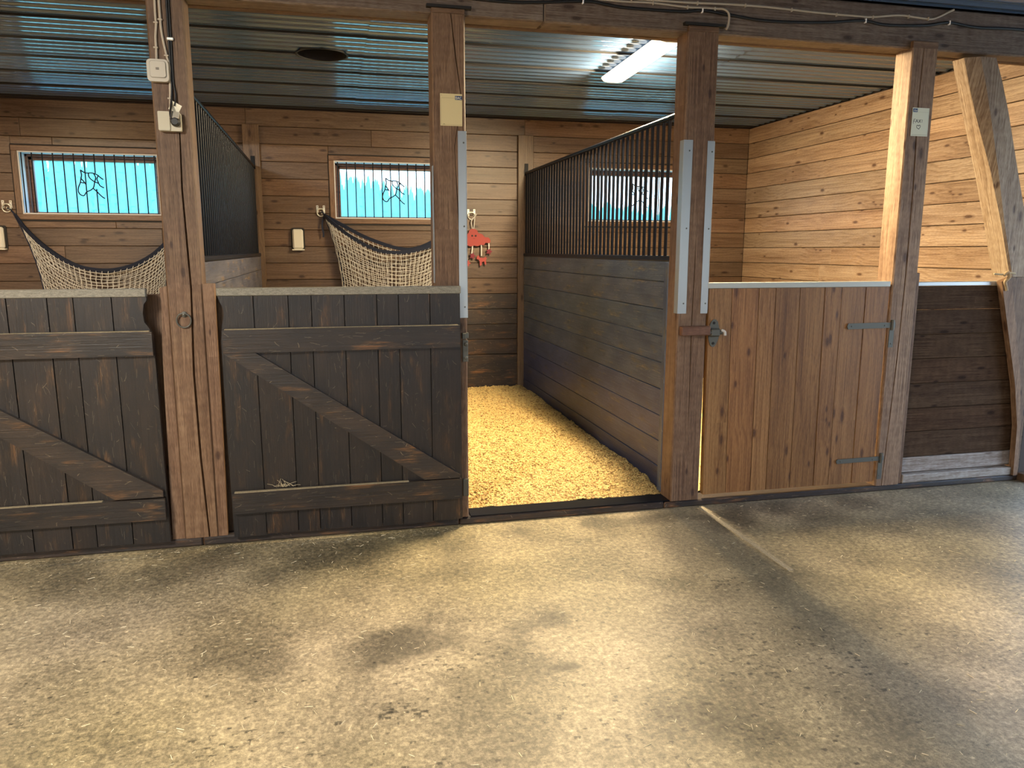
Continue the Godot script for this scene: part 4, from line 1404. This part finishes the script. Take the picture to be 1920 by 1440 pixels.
# ------------------------------------------------------------------ lamp
func build_lamp(at: Vector3, length: float, turn: float, power: float, warm: Color, label: String) -> void:
	var o := thing("ceiling_light", label, "lamp", at)
	o.rotation.y = turn
	var hl := length / 2
	var b := MB.new()
	b.box(Vector3(-0.045, -0.016, -hl), Vector3(0.045, -0.001, hl), 0.006)
	var body := MeshInstance3D.new()
	body.name = "housing"
	body.mesh = b.mesh()
	body.mesh.surface_set_material(0, M.lamp_body)
	o.add_child(body, true)
	# trapezoid wraparound diffuser
	var prof := [Vector2(-0.092, -0.014), Vector2(-0.095, -0.024), Vector2(-0.074, -0.046), Vector2(-0.04, -0.052), Vector2(0.04, -0.052), Vector2(0.074, -0.046), Vector2(0.095, -0.024), Vector2(0.092, -0.014)]
	b = MB.new()
	for i in prof.size():
		var p: Vector2 = prof[i]
		var q: Vector2 = prof[(i + 1) % prof.size()]
		b.quadn(Vector3(p.x, p.y, -hl + 0.01), Vector3(q.x, q.y, -hl + 0.01), Vector3(q.x, q.y, hl - 0.01), Vector3(p.x, p.y, hl - 0.01), Vector3((p.x + q.x) / 2, (p.y + q.y) / 2 + 0.033, 0))
	var dif := MeshInstance3D.new()
	dif.name = "diffuser"
	dif.mesh = b.mesh()
	dif.mesh.surface_set_material(0, M.lamp_diffuser)
	o.add_child(dif, true)
	for s in [-1, 1]:
		b = MB.new()
		var poly := PackedVector2Array()
		for p in prof: poly.append(p * Vector2(1.02, 1.03))
		b.slab(poly, minf(s * hl, s * (hl - 0.01)), maxf(s * hl, s * (hl - 0.01)))
		var e := MeshInstance3D.new()
		e.name = "end_cap"
		e.mesh = b.mesh()
		e.mesh.surface_set_material(0, M.lamp_body)
		o.add_child(e, true)
	var bs := Basis(Vector3.UP, turn)
	area(at + bs * Vector3(0, -0.056, 0), Vector3.DOWN, Vector2(1.18, 0.14), 8.0 * power, warm, "tube_glow")
	for s in [-1.0, 1.0]:
		var l := AreaLight3D.new()
		l.name = "tube_side_glow"
		l.area_size = Vector2(1.18, 0.035)
		l.light_energy = 3.5 * power
		l.light_color = warm
		l.shadow_enabled = true
		add_child(l, true)
		l.position = at + bs * Vector3(s * 0.101, -0.034, 0)
		l.basis = Basis.looking_at(bs * Vector3(s, -1.15, 0), Vector3.UP)

# ------------------------------------------------------------------ hay nets
func flat_band(b: MB, pts: Array, w: float, th: float, side: Vector3) -> void:
	# a strap: rectangular section, its width along «side»
	var k := pts.size()
	var sec := []
	for i in k:
		var d: Vector3 = (pts[mini(i + 1, k - 1)] - pts[maxi(i - 1, 0)]).normalized()
		var s := (side - d * side.dot(d)).normalized()
		var n := d.cross(s).normalized()
		sec.append([pts[i] + s * w / 2 + n * th / 2, pts[i] - s * w / 2 + n * th / 2, pts[i] - s * w / 2 - n * th / 2, pts[i] + s * w / 2 - n * th / 2, n, s])
	for i in k - 1:
		var A: Array = sec[i]
		var B: Array = sec[i + 1]
		var dirs := [A[4], -A[5], -A[4], A[5]]
		for j in 4: b.quadn(A[j], A[(j + 1) % 4], B[(j + 1) % 4], B[j], dirs[j])

func hay_net(label: String, ringl: Vector3, ringr: Vector3, top_front: Array, top_back: Array, inset: float) -> void:
	var o := thing("hay_net", label, "hay net", Vector3((ringl.x + ringr.x) / 2, 0.85, BACK + 0.12), "hay nets slung across the corner walls")
	var mid := (ringl.x + ringr.x) / 2
	var bottom := 0.82
	for layer in 2:
		var top: Array = top_front if layer == 0 else top_back
		var zf := 0.0 if layer == 0 else -0.08
		var S := func(s: float, t: float) -> Vector3:
			var a: Vector3 = curve_at(top, s)
			var pull := inset * (1.0 - pow(1.0 - t, 2.2))
			var x := a.x + pull * (1.0 - 2.0 * s)
			var y := lerpf(a.y, bottom + 0.10 * pow(2.0 * s - 1.0, 2.0), t)
			var z: float = a.z + (0.10 * sin(PI * s) * sin(PI * minf(1.0, t * 0.9 + 0.1)) if layer == 0 else 0.0)
			return Vector3(x, y, maxf(z, BACK + 0.012))
		var b := mb(0, Color(1, 1, 1))
		var ncol := 36
		var nrow := 20
		for i in ncol + 1:
			var pts := []
			for j in nrow + 1: pts.append(S.call(float(i) / ncol, float(j) / nrow) + Vector3(0.004 * sin(i * 12.9 + j * 4.1), 0.003 * sin(i * 7.7 + j * 9.3), 0.0))
			b.tube(pts, 0.0030, 4)
		for j in range(1, nrow + 1):
			var pts := []
			for i in ncol + 1: pts.append(S.call(float(i) / ncol, float(j) / nrow) + Vector3(0.004 * sin(i * 12.9 + j * 4.1), 0.003 * sin(i * 7.7 + j * 9.3), 0.0))
			b.tube(pts, 0.0030, 4)
		part("netting", b, M.cord, o).set_meta("kind", "stuff")
		var w := mb(0)
		var pt := []
		for i in 41: pt.append(S.call(i / 40.0, 0.0) + Vector3(0, 0, 0.006))
		flat_band(w, pt, 0.036, 0.005, Vector3(0, 0.9, 0.25))
		part("edge_webbing", w, M.webbing, o, "navy webbing edge")
		for s in [0.0, 1.0]:
			w = mb(0)
			pt = []
			for j in 17: pt.append(S.call(s, j / 16.0) + Vector3(0, 0, 0.005))
			flat_band(w, pt, 0.022, 0.005, Vector3(1, 0, 0.1))
			part("side_webbing", w, M.webbing, o)
	# short cords from the corners to the wall rings
	for k in 2:
		var rg := ringl if k == 0 else ringr
		var tp: Vector3 = top_front[0] if k == 0 else top_front[-1]
		var c := mb(0)
		c.tube([rg + Vector3(0, -0.03, 0.012), (rg + tp) / 2 + Vector3(0.0, 0.0, 0.01), tp], 0.007, 8)
		part("hanging_cord", c, M.webbing, o)
		var sn := mb(0)
		sn.tube(smooth([rg + Vector3(0.0, -0.022, 0.014), rg + Vector3(0.012, -0.045, 0.022), rg.lerp(tp, 0.45) + Vector3(0, 0, 0.012)], 4), 0.006, 8)
		part("snap_hook", sn, M.bright_zinc, o)
	var tl := mb(0)
	flat_band(tl, smooth([top_back[0] + Vector3(0.0, 0.0, 0.01), top_back[0] + Vector3(-0.025, -0.09, 0.012), top_back[0] + Vector3(-0.015, -0.19, 0.012), top_back[0] + Vector3(-0.02, -0.22, 0.012)], 4), 0.018, 0.004, Vector3(1, 0, 0))
	if label.contains("right"): part("loose_tail", tl, M.webbing, o)

func wall_ring(at: Vector3, label: String) -> void:
	var o := thing("wall_ring", label, "ring", at, "galvanised tie rings on the back wall")
	for s in [-1, 1]:
		var b := mb(1)
		b.box(at + Vector3(s * 0.032 - 0.011, -0.03, 0.0), at + Vector3(s * 0.032 + 0.011, 0.04, 0.005), 0.002)
		var p := part("plate_lug", b, M.bright_zinc, o)
		screws(p, [at + Vector3(s * 0.032, 0.028, 0.005), at + Vector3(s * 0.032, -0.016, 0.005)], M.iron)
	var b2 := mb(0)
	b2.tube([at + Vector3(-0.03, 0.006, 0.009), at + Vector3(0.03, 0.006, 0.009)], 0.008, 8)
	part("plate_bridge", b2, M.bright_zinc, o)
	var r := mb(0)
	var pts := []
	for k in 24: pts.append(at + Vector3(0.036 * cos(TAU * k / 24), -0.03 + 0.037 * sin(TAU * k / 24), 0.017 + 0.003 * sin(TAU * k / 24)))
	r.tube(pts, 0.0055, 8, true)
	part("ring", r, M.bright_zinc, o)

func build_nets() -> void:
	var y := func(z: float) -> float: return BACK + z
	wall_ring(Vector3(-2.865, 2.005, BACK + 0.001), "galvanised wall ring holding the far left hay net")
	wall_ring(Vector3(-0.044, 2.0, BACK + 0.001), "galvanised wall ring holding the second hay net")
	wall_ring(Vector3(1.50, 1.985, BACK + 0.001), "galvanised wall ring holding the red hanging toy")
	# first net, at the far left
	var tf := []
	for p in [[-2.79, 1.92, 0.06], [-2.705, 1.79, 0.09], [-2.575, 1.648, 0.12], [-2.44, 1.538, 0.14], [-2.30, 1.458, 0.15], [-2.146, 1.415, 0.15], [-1.974, 1.408, 0.15], [-1.796, 1.451, 0.14], [-1.637, 1.538, 0.12], [-1.517, 1.645, 0.10], [-1.42, 1.76, 0.08], [-1.36, 1.87, 0.06]]:
		tf.append(Vector3(p[0], p[1], BACK + p[2]))
	tf = smooth(tf, 4)
	var tb := []
	for p: Vector3 in tf: tb.append(Vector3(p.x, p.y - 0.012, BACK + 0.03 + (p.z - BACK - 0.05) * 0.3))
	hay_net("cream hay net with navy edging slung under the far left window", Vector3(-2.865, 2.005, BACK), Vector3(-1.30, 1.98, BACK), tf, tb, 0.20)
	# second net
	tf = []
	for p in [[-0.01, 1.945, 0.05], [0.024, 1.903, 0.08], [0.162, 1.788, 0.13], [0.289, 1.697, 0.16], [0.484, 1.599, 0.19], [0.684, 1.573, 0.20], [0.888, 1.595, 0.19], [1.066, 1.655, 0.16], [1.21, 1.76, 0.12], [1.34, 1.90, 0.06]]:
		tf.append(Vector3(p[0], p[1], BACK + p[2]))
	tf = smooth(tf, 4)
	tb = []
	for p in [[-0.01, 1.945, 0.03], [0.03, 1.92, 0.04], [0.166, 1.845, 0.05], [0.361, 1.739, 0.07], [0.559, 1.662, 0.08], [0.734, 1.613, 0.08], [0.90, 1.615, 0.08], [1.08, 1.69, 0.07], [1.21, 1.78, 0.05], [1.34, 1.90, 0.03]]:
		tb.append(Vector3(p[0], p[1], BACK + p[2]))
	tb = smooth(tb, 4)
	hay_net("cream hay net with navy edging right of the white salt block, under the middle window", Vector3(-0.044, 2.0, BACK), Vector3(1.38, 1.97, BACK), tf, tb, 0.18)
	wall_ring(Vector3(1.385, 1.985, BACK + 0.001), "galvanised wall ring hidden behind the post, at the middle net's other end")
	wall_ring(Vector3(-1.30, 1.985, BACK + 0.001), "galvanised wall ring hidden behind the cracked post, at the first net's other end")

# ------------------------------------------------------------------ small fittings
func rounded(cx: float, cy: float, w: float, h: float, r: float) -> PackedVector2Array:
	var p := PackedVector2Array()
	for q in [[1, 1, 0.0], [-1, 1, PI / 2], [-1, -1, PI], [1, -1, 3 * PI / 2]]:
		for k in 5:
			var t: float = q[2] + PI / 2 * k / 4.0
			p.append(Vector2(cx + q[0] * (w / 2 - r) + r * cos(t), cy + q[1] * (h / 2 - r) + r * sin(t)))
	return p

func build_fittings() -> void:
	# salt blocks in holders
	for s in [[-0.277, 1.705, "white salt block in its holder, left of the middle hay net"], [-2.955, 1.705, "white salt block at the picture's left edge, beside the far left net"]]:
		var o := thing("salt_block", s[2], "salt block", Vector3(s[0], s[1], BACK))
		var b := mb(0)
		b.slab(rounded(s[0], s[1], 0.132, 0.225, 0.02), BACK + 0.003, BACK + 0.012)
		part("holder", b, M.dark, o)
		b = mb(0)
		b.box(Vector3(s[0] - 0.052, s[1] - 0.098, BACK + 0.012), Vector3(s[0] + 0.052, s[1] + 0.098, BACK + 0.06), 0.014)
		part("block", b, M.salt, o)
		b = mb(0)
		b.box(Vector3(s[0] - 0.06, s[1] - 0.112, BACK + 0.012), Vector3(s[0] + 0.06, s[1] - 0.098, BACK + 0.065), 0.003)
		part("lip", b, M.salt, o)
	# hanging toy: red felt cloud with dangling pieces
	var t := thing("hanging_toy", "red cloud-shaped hanging toy with eyes and dangling charms on the back wall", "toy", Vector3(1.55, 1.45, BACK + 0.04))
	var z := BACK + 0.03
	var out := []
	for p in [Vector3(1.40, 1.70, 0), Vector3(1.41, 1.755, 0), Vector3(1.455, 1.77, 0), Vector3(1.475, 1.81, 0), Vector3(1.515, 1.822, 0), Vector3(1.555, 1.805, 0), Vector3(1.566, 1.778, 0), Vector3(1.605, 1.766, 0), Vector3(1.64, 1.735, 0), Vector3(1.675, 1.732, 0), Vector3(1.696, 1.705, 0), Vector3(1.688, 1.675, 0), Vector3(1.645, 1.675, 0), Vector3(1.625, 1.652, 0), Vector3(1.59, 1.655, 0), Vector3(1.56, 1.64, 0), Vector3(1.52, 1.648, 0), Vector3(1.485, 1.638, 0), Vector3(1.45, 1.65, 0), Vector3(1.415, 1.645, 0), Vector3(1.40, 1.67, 0)]: out.append(p)
	var sm := smooth(out, 3)
	var poly := PackedVector2Array()
	for p: Vector3 in sm: poly.append(Vector2(p.x, p.y))
	var b := mb(0)
	b.slab(poly, z, z + 0.016)
	part("cloud", b, M.felt, t)
	for ex in [1.5, 1.538]:
		b = mb(0)
		b.lathe(Vector3(ex, 1.749, z + 0.016), Vector3(0, 0, 1), [Vector2(0, 0.010), Vector2(0.003, 0.009), Vector2(0.005, 0.0)], 12)
		part("eye", b, M.dark, t)
	b = mb(0)
	b.tube(smooth([Vector3(1.508, 1.724, z + 0.017), Vector3(1.519, 1.718, z + 0.017), Vector3(1.531, 1.723, z + 0.017)], 4), 0.0012, 6)
	part("mouth", b, M.dark, t)
	b = mb(0)
	b.tube(smooth([Vector3(1.508, 1.815, z + 0.008), Vector3(1.492, 1.90, z + 0.008), Vector3(1.527, 1.943, z + 0.01), Vector3(1.527, 1.90, z + 0.01), Vector3(1.517, 1.815, z + 0.01)], 5), 0.005, 6)
	b.tube([Vector3(1.49, 1.90, z + 0.012), Vector3(1.527, 1.945, z + 0.014), Vector3(1.552, 1.975, z + 0.01)], 0.005, 6)
	part("strap", b, M.cord, t)
	for d in [[1.506, 1.65, 1.496, 1.565], [1.600, 1.655, 1.600, 1.54], [1.681, 1.68, 1.681, 1.605], [1.440, 1.65, 1.445, 1.49]]:
		b = mb(0)
		flat_band(b, [Vector3(d[0], d[1], z + 0.008), Vector3((d[0] + d[2]) / 2, (d[1] + d[3]) / 2, z + 0.014), Vector3(d[2], d[3], z + 0.01)], 0.012, 0.003, Vector3(1, 0, 0))
		part("ribbon", b, M.cord, t)
	for d in [[1.503, 1.54], [1.683, 1.585], [1.45, 1.462]]:
		b = mb(0, Color(0.55, 0.35, 0.75) if d[1] > 1.5 else Color(1, 1, 1))
		var fl := PackedVector2Array()
		for k in 20:
			var a := TAU * k / 20
			var rr := 0.026 + 0.009 * cos(5 * a)
			fl.append(Vector2(d[0] + rr * cos(a), d[1] + rr * sin(a)))
		b.slab(fl, z + 0.004, z + 0.014)
		part("flower_charm", b, M.felt, t)
	b = mb(0, Color(1.1, 1.0, 1.0))
	var hp := PackedVector2Array()
	for q in [[-0.055, 0.015], [-0.05, 0.045], [-0.03, 0.055], [-0.022, 0.03], [0.02, 0.026], [0.042, 0.04], [0.058, 0.02], [0.046, 0.005], [0.05, -0.045], [0.034, -0.045], [0.026, -0.012], [0.006, -0.014], [-0.002, -0.052], [-0.02, -0.055], [-0.022, -0.01], [-0.036, 0.01]]: hp.append(Vector2(1.602 + q[0], 1.492 + q[1]))
	b.slab(hp, z + 0.004, z + 0.014)
	part("horse_charm", b, M.felt, t)

	# switch and socket on the first post
	var sw := thing("light_switch", "grey-white square rocker switch high on the cracked post", "switch", Vector3(-0.768, 2.46, 0.0))
	b = mb(0)
	b.slab(rounded(-0.768, 2.46, 0.098, 0.104, 0.018), 0.0, 0.034)
	part("casing", b, M.plastic, sw)
	b = mb(0, Color(0.55, 0.55, 0.55))
	b.slab(rounded(-0.766, 2.464, 0.076, 0.080, 0.012), 0.034, 0.0355)
	part("frame_line", b, M.plastic, sw)
	b = mb(0, Color(1.0, 1.0, 1.0))
	b.slab(rounded(-0.766, 2.464, 0.070, 0.074, 0.011), 0.0355, 0.041)
	part("rocker", b, M.plastic, sw)
	b = mb(0, Color(0.28, 0.25, 0.22))
	b.box(Vector3(-0.775, 2.461, 0.041), Vector3(-0.76, 2.472, 0.042), 0.0005)
	part("indicator", b, M.plastic, sw)
	var ps := thing("power_socket", "cream double wall socket with one lid open, below the switch", "socket", Vector3(-0.73, 2.22, 0.0))
	b = mb(0, Color(1.05, 1.02, 0.92))
	b.slab(rounded(-0.73, 2.221, 0.105, 0.088, 0.008), 0.0, 0.036)
	part("casing", b, M.plastic, ps)
	b = mb(0, Color(1.1, 1.06, 0.9))
	b.slab(rounded(-0.755, 2.224, 0.054, 0.090, 0.005), 0.036, 0.042)
	part("closed_lid", b, M.plastic, ps)
	b = mb(0, Color(1.1, 1.1, 1.0))
	b.box(Vector3(-0.728, 2.262, 0.030), Vector3(-0.682, 2.268, 0.072), 0.002, Basis(Vector3.RIGHT, 0.9), Vector3(-0.7, 2.265, 0.034))
	part("open_lid", b, M.plastic, ps)
	b = mb(0)
	b.lathe(Vector3(-0.702, 2.219, 0.0365), Vector3(0, 0, 1), [Vector2(0, 0.022), Vector2(0.004, 0.022), Vector2(0.026, 0.019), Vector2(0.03, 0.015), Vector2(0.03, 0.0)], 18)
	var pg := thing("electric_plug", "black round plug pushed into the socket, its flex going upward", "plug", Vector3(-0.702, 2.2, 0.04))
	part("plug_body", b, M.rubber, pg)
	b = mb(0)
	b.tube(smooth([Vector3(-0.716, 2.225, 0.055), Vector3(-0.721, 2.255, 0.055), Vector3(-0.720, 2.30, 0.022), Vector3(-0.716, 2.36, 0.008), Vector3(-0.713, 2.45, 0.007), Vector3(-0.712, 2.60, 0.007), Vector3(-0.71, 2.824, 0.007)], 6), 0.0055, 8)
	part("flex", b, M.rubber, pg)
	b = mb(0)
	b.tube(smooth([Vector3(-0.706, 2.30, 0.014), Vector3(-0.698, 2.35, 0.007), Vector3(-0.704, 2.42, 0.007), Vector3(-0.702, 2.6, 0.007), Vector3(-0.70, 2.824, 0.007)], 6), 0.004, 8)
	part("flex", b, M.rubber, pg)
	b = mb(0, Color(1.0, 0.93, 0.72))
	b.box(Vector3(-0.722, 2.282, 0.016), Vector3(-0.650, 2.326, 0.0168), 0.0003, Basis(Vector3.BACK, -0.48) * Basis(Vector3.UP, 0.35), Vector3(-0.722, 2.31, 0.016))
	single("paper_tag", b, M.plain, Vector3(-0.69, 2.29, 0.02), "pale paper tag hung on the flex above the socket", "tag")

	# cards pinned on the posts
	for c in [[0.6785, 2.341, 0.119, 0.165, "card_a", "blank yellowed card with a blue corner print on the post by the doorway"], [3.627, 2.391, 0.122, 0.169, "card_b", "white card handwritten FAXI with a heart on the fourth post"]]:
		b = MB.new()
		var x: float = c[0]
		var yy: float = c[1]
		var hw: float = c[2] / 2
		var hh: float = c[3] / 2
		var k := [Vector3(x - hw, yy - hh, 0.004), Vector3(x + hw, yy - hh, 0.004), Vector3(x + hw, yy + hh, 0.003), Vector3(x - hw, yy + hh, 0.003)]
		var uvs := [Vector2(0, 1), Vector2(1, 1), Vector2(1, 0), Vector2(0, 0)]
		for tr in [[0, 2, 1], [0, 3, 2]]:
			for i in tr: b.vert(k[i], Vector3(0, 0, 1), uvs[i])
		var e := 0.0012
		for i in 4:
			var q := (i + 1) % 4
			b.quadn(k[i], k[q], k[q] - Vector3(0, 0, e), k[i] - Vector3(0, 0, e), (k[i] + k[q]) / 2 - Vector3(x, yy, 0.003))
		b.quad(k[0] - Vector3(0, 0, e), k[1] - Vector3(0, 0, e), k[2] - Vector3(0, 0, e), k[3] - Vector3(0, 0, e), Vector3(0, 0, -1))
		single("name_card", b, M[c[4]], Vector3(x, yy, 0.003), c[5], "card")

# ------------------------------------------------------------------ cables on the beam and down the first post
func cable(label: String, pts: Array, r: float, m: Material, clips: Array, clip_mat: Material, grp := "cables on the beam") -> void:
	var o := thing("cable", label, "cable", pts[0], grp)
	var b := mb(0)
	b.tube(smooth(pts, 6), r, 8)
	part("sheath", b, m, o)
	for c in clips:
		var k := mb(0)
		var p: Vector3 = c[0]
		if c[1] == 0:     # crossing clip on a level run
			k.box(p + Vector3(-0.004, -r - 0.006, -r), p + Vector3(0.004, r + 0.002, r + 0.002), 0.002)
		else:
			k.box(p + Vector3(-r - 0.006, -0.004, -r), p + Vector3(r + 0.003, 0.004, r + 0.002), 0.002)
		part("cable_clip", k, clip_mat, o)

func build_cables() -> void:
	var z := -0.022
	var wc := func(a: Array) -> Array:
		var out := []
		for p in a: out.append(Vector3(p[0], p[1], z))
		return out
	cable("upper white cable clipped along the beam and bending up to the ceiling", wc.call([[1.0, 2.985], [1.6, 2.978], [2.03, 2.982], [2.26, 2.99], [2.533, 2.993], [2.883, 2.985], [3.15, 2.984], [3.246, 2.986], [3.43, 3.008], [3.56, 3.004], [3.66, 3.002], [3.72, 3.02], [3.787, 3.052], [3.82, 3.066]]), 0.0065, M.cable_white,
		[[Vector3(1.7, 2.979, z), 0], [Vector3(2.1, 2.984, z), 0], [Vector3(2.4, 2.993, z), 0], [Vector3(2.7, 2.99, z), 0], [Vector3(3.0, 2.984, z), 0], [Vector3(3.25, 2.987, z), 0], [Vector3(3.5, 3.007, z), 0], [Vector3(3.64, 3.002, z), 0]], M.cable_white)
	cable("lower white cable on the beam, turning down at the third post's head", wc.call([[1.3, 2.965], [1.62, 2.960], [1.82, 2.965], [2.03, 2.958], [2.2, 2.962], [2.262, 2.955], [2.29, 2.93], [2.29, 2.88], [2.278, 2.85]]).map(func(v): return v + Vector3(0, 0, 0.018 if v.x > 2.25 else 0.0)), 0.0060, M.cable_white,
		[[Vector3(1.83, 2.965, z), 0], [Vector3(2.04, 2.958, z), 0], [Vector3(2.21, 2.961, z), 0]], M.cable_white)
	cable("black cable sagging along the beam between white clips", wc.call([[0.6, 2.925], [1.013, 2.912], [1.417, 2.945], [1.55, 2.938], [1.681, 2.929], [2.0, 2.932], [2.131, 2.947], [2.3, 2.935], [2.538, 2.918], [2.9, 2.932], [3.174, 2.961], [3.32, 2.948], [3.473, 2.952], [3.64, 2.965], [3.795, 2.990], [4.0, 2.975], [4.336, 2.983], [4.9, 2.96]]), 0.0085, M.rubber,
		[[Vector3(1.417, 2.945, z), 0], [Vector3(2.131, 2.947, z), 0], [Vector3(3.20, 2.963, z), 0], [Vector3(3.795, 2.99, z), 0]], M.plain)
	# down the first post
	var zz := 0.007
	cable("left white cable running down the cracked post into the switch", [Vector3(-0.762, 2.83, zz), Vector3(-0.765, 2.72, zz), Vector3(-0.764, 2.68, zz), Vector3(-0.771, 2.62, zz), Vector3(-0.772, 2.56, zz), Vector3(-0.774, 2.512, zz)], 0.0062, M.cable_white,
		[[Vector3(-0.764, 2.685, zz), 1], [Vector3(-0.772, 2.57, zz), 1]], M.cable_white, "cables on the cracked post")
	cable("right white cable running down the cracked post past the switch to the socket", [Vector3(-0.744, 2.83, zz), Vector3(-0.744, 2.72, zz), Vector3(-0.742, 2.64, zz), Vector3(-0.728, 2.54, zz), Vector3(-0.716, 2.49, zz), Vector3(-0.719, 2.43, zz), Vector3(-0.724, 2.33, zz), Vector3(-0.727, 2.268, zz)], 0.0062, M.cable_white,
		[[Vector3(-0.744, 2.70, zz), 1], [Vector3(-0.726, 2.535, zz), 1], [Vector3(-0.724, 2.335, zz), 1]], M.cable_white, "cables on the cracked post")
	var cl := mb(0)
	cl.box(Vector3(-0.722, 2.606, 0.0), Vector3(-0.690, 2.622, 0.014), 0.004)
	single("cable_clamp", cl, M.bright_zinc, Vector3(-0.706, 2.614, 0.005), "small white clamp holding the black flex to the cracked post", "clamp")

# ------------------------------------------------------------------ bits of straw and crumbs on the aisle floor
func build_litter() -> void:
	# a wisp of hay caught on the lower ledge of the braced door
	var hw := mb(0, Color(0.5, 0.42, 0.27))
	for k in 26:
		var p := Vector3(-0.265 + rng.randfn(0, 0.022), 0.3245, 0.055 + rng.randfn(0, 0.004))
		var d := Vector3(rng.randfn(0, 0.03), absf(rng.randfn(0, 0.022)), rng.randfn(0, 0.006))
		hw.tube([p, p + d * 0.5 + Vector3(0, 0.004, 0), p + d], 0.0009, 4)
	var wisp := single("hay_wisp", hw, M.plain, Vector3(-0.265, 0.32, 0.055), "small wisp of hay lying on the lower ledge of the middle braced door", "hay")
	wisp.set_meta("kind", "stuff")
	var s := mb(0)
	s.box(Vector3(-0.5, -0.03, -0.03), Vector3(0.5, 0.03, 0.03), 0.0)
	var m := s.mesh()
	m.surface_set_material(0, M.plain)
	var mm := MultiMesh.new()
	mm.transform_format = MultiMesh.TRANSFORM_3D
	mm.use_colors = true
	mm.mesh = m
	var n := 4600
	mm.instance_count = n
	for k in n:
		var x := rng.randf_range(-2.2, 4.6)
		var z := rng.randf_range(0.03, 2.9)
		var L := 0.005 + 0.028 * pow(rng.randf(), 2.5)
		if k < 700:     # a drift of chaff along the sill
			x = rng.randf_range(-2.2, 1.9)
			z = 0.01 + 0.05 * absf(rng.randfn())
			L = rng.randf_range(0.003, 0.012)
		elif k < 1500:
			L = rng.randf_range(0.002, 0.006)
		var t := clampf(L * 0.06, 0.0006, 0.0016) / 0.06
		if k >= 700 and k < 1500: t = L * 6.0
		var bs := Basis(Vector3.UP, rng.randf() * TAU) * Basis(Vector3.BACK, rng.randf_range(-0.1, 0.1))
		mm.set_instance_transform(k, Transform3D(bs * Basis.from_scale(Vector3(L, t, t)), Vector3(x, 0.001, z)))
		mm.set_instance_color(k, tint(Color(0.72, 0.62, 0.42), 0.3, 0.05))
	var o := MultiMeshInstance3D.new()
	o.name = "straw_litter"
	o.multimesh = mm
	add_child(o, true)
	o.set_meta("kind", "stuff")
	o.set_meta("label", "loose bits of straw and chaff scattered over the aisle floor")
	o.set_meta("category", "litter")
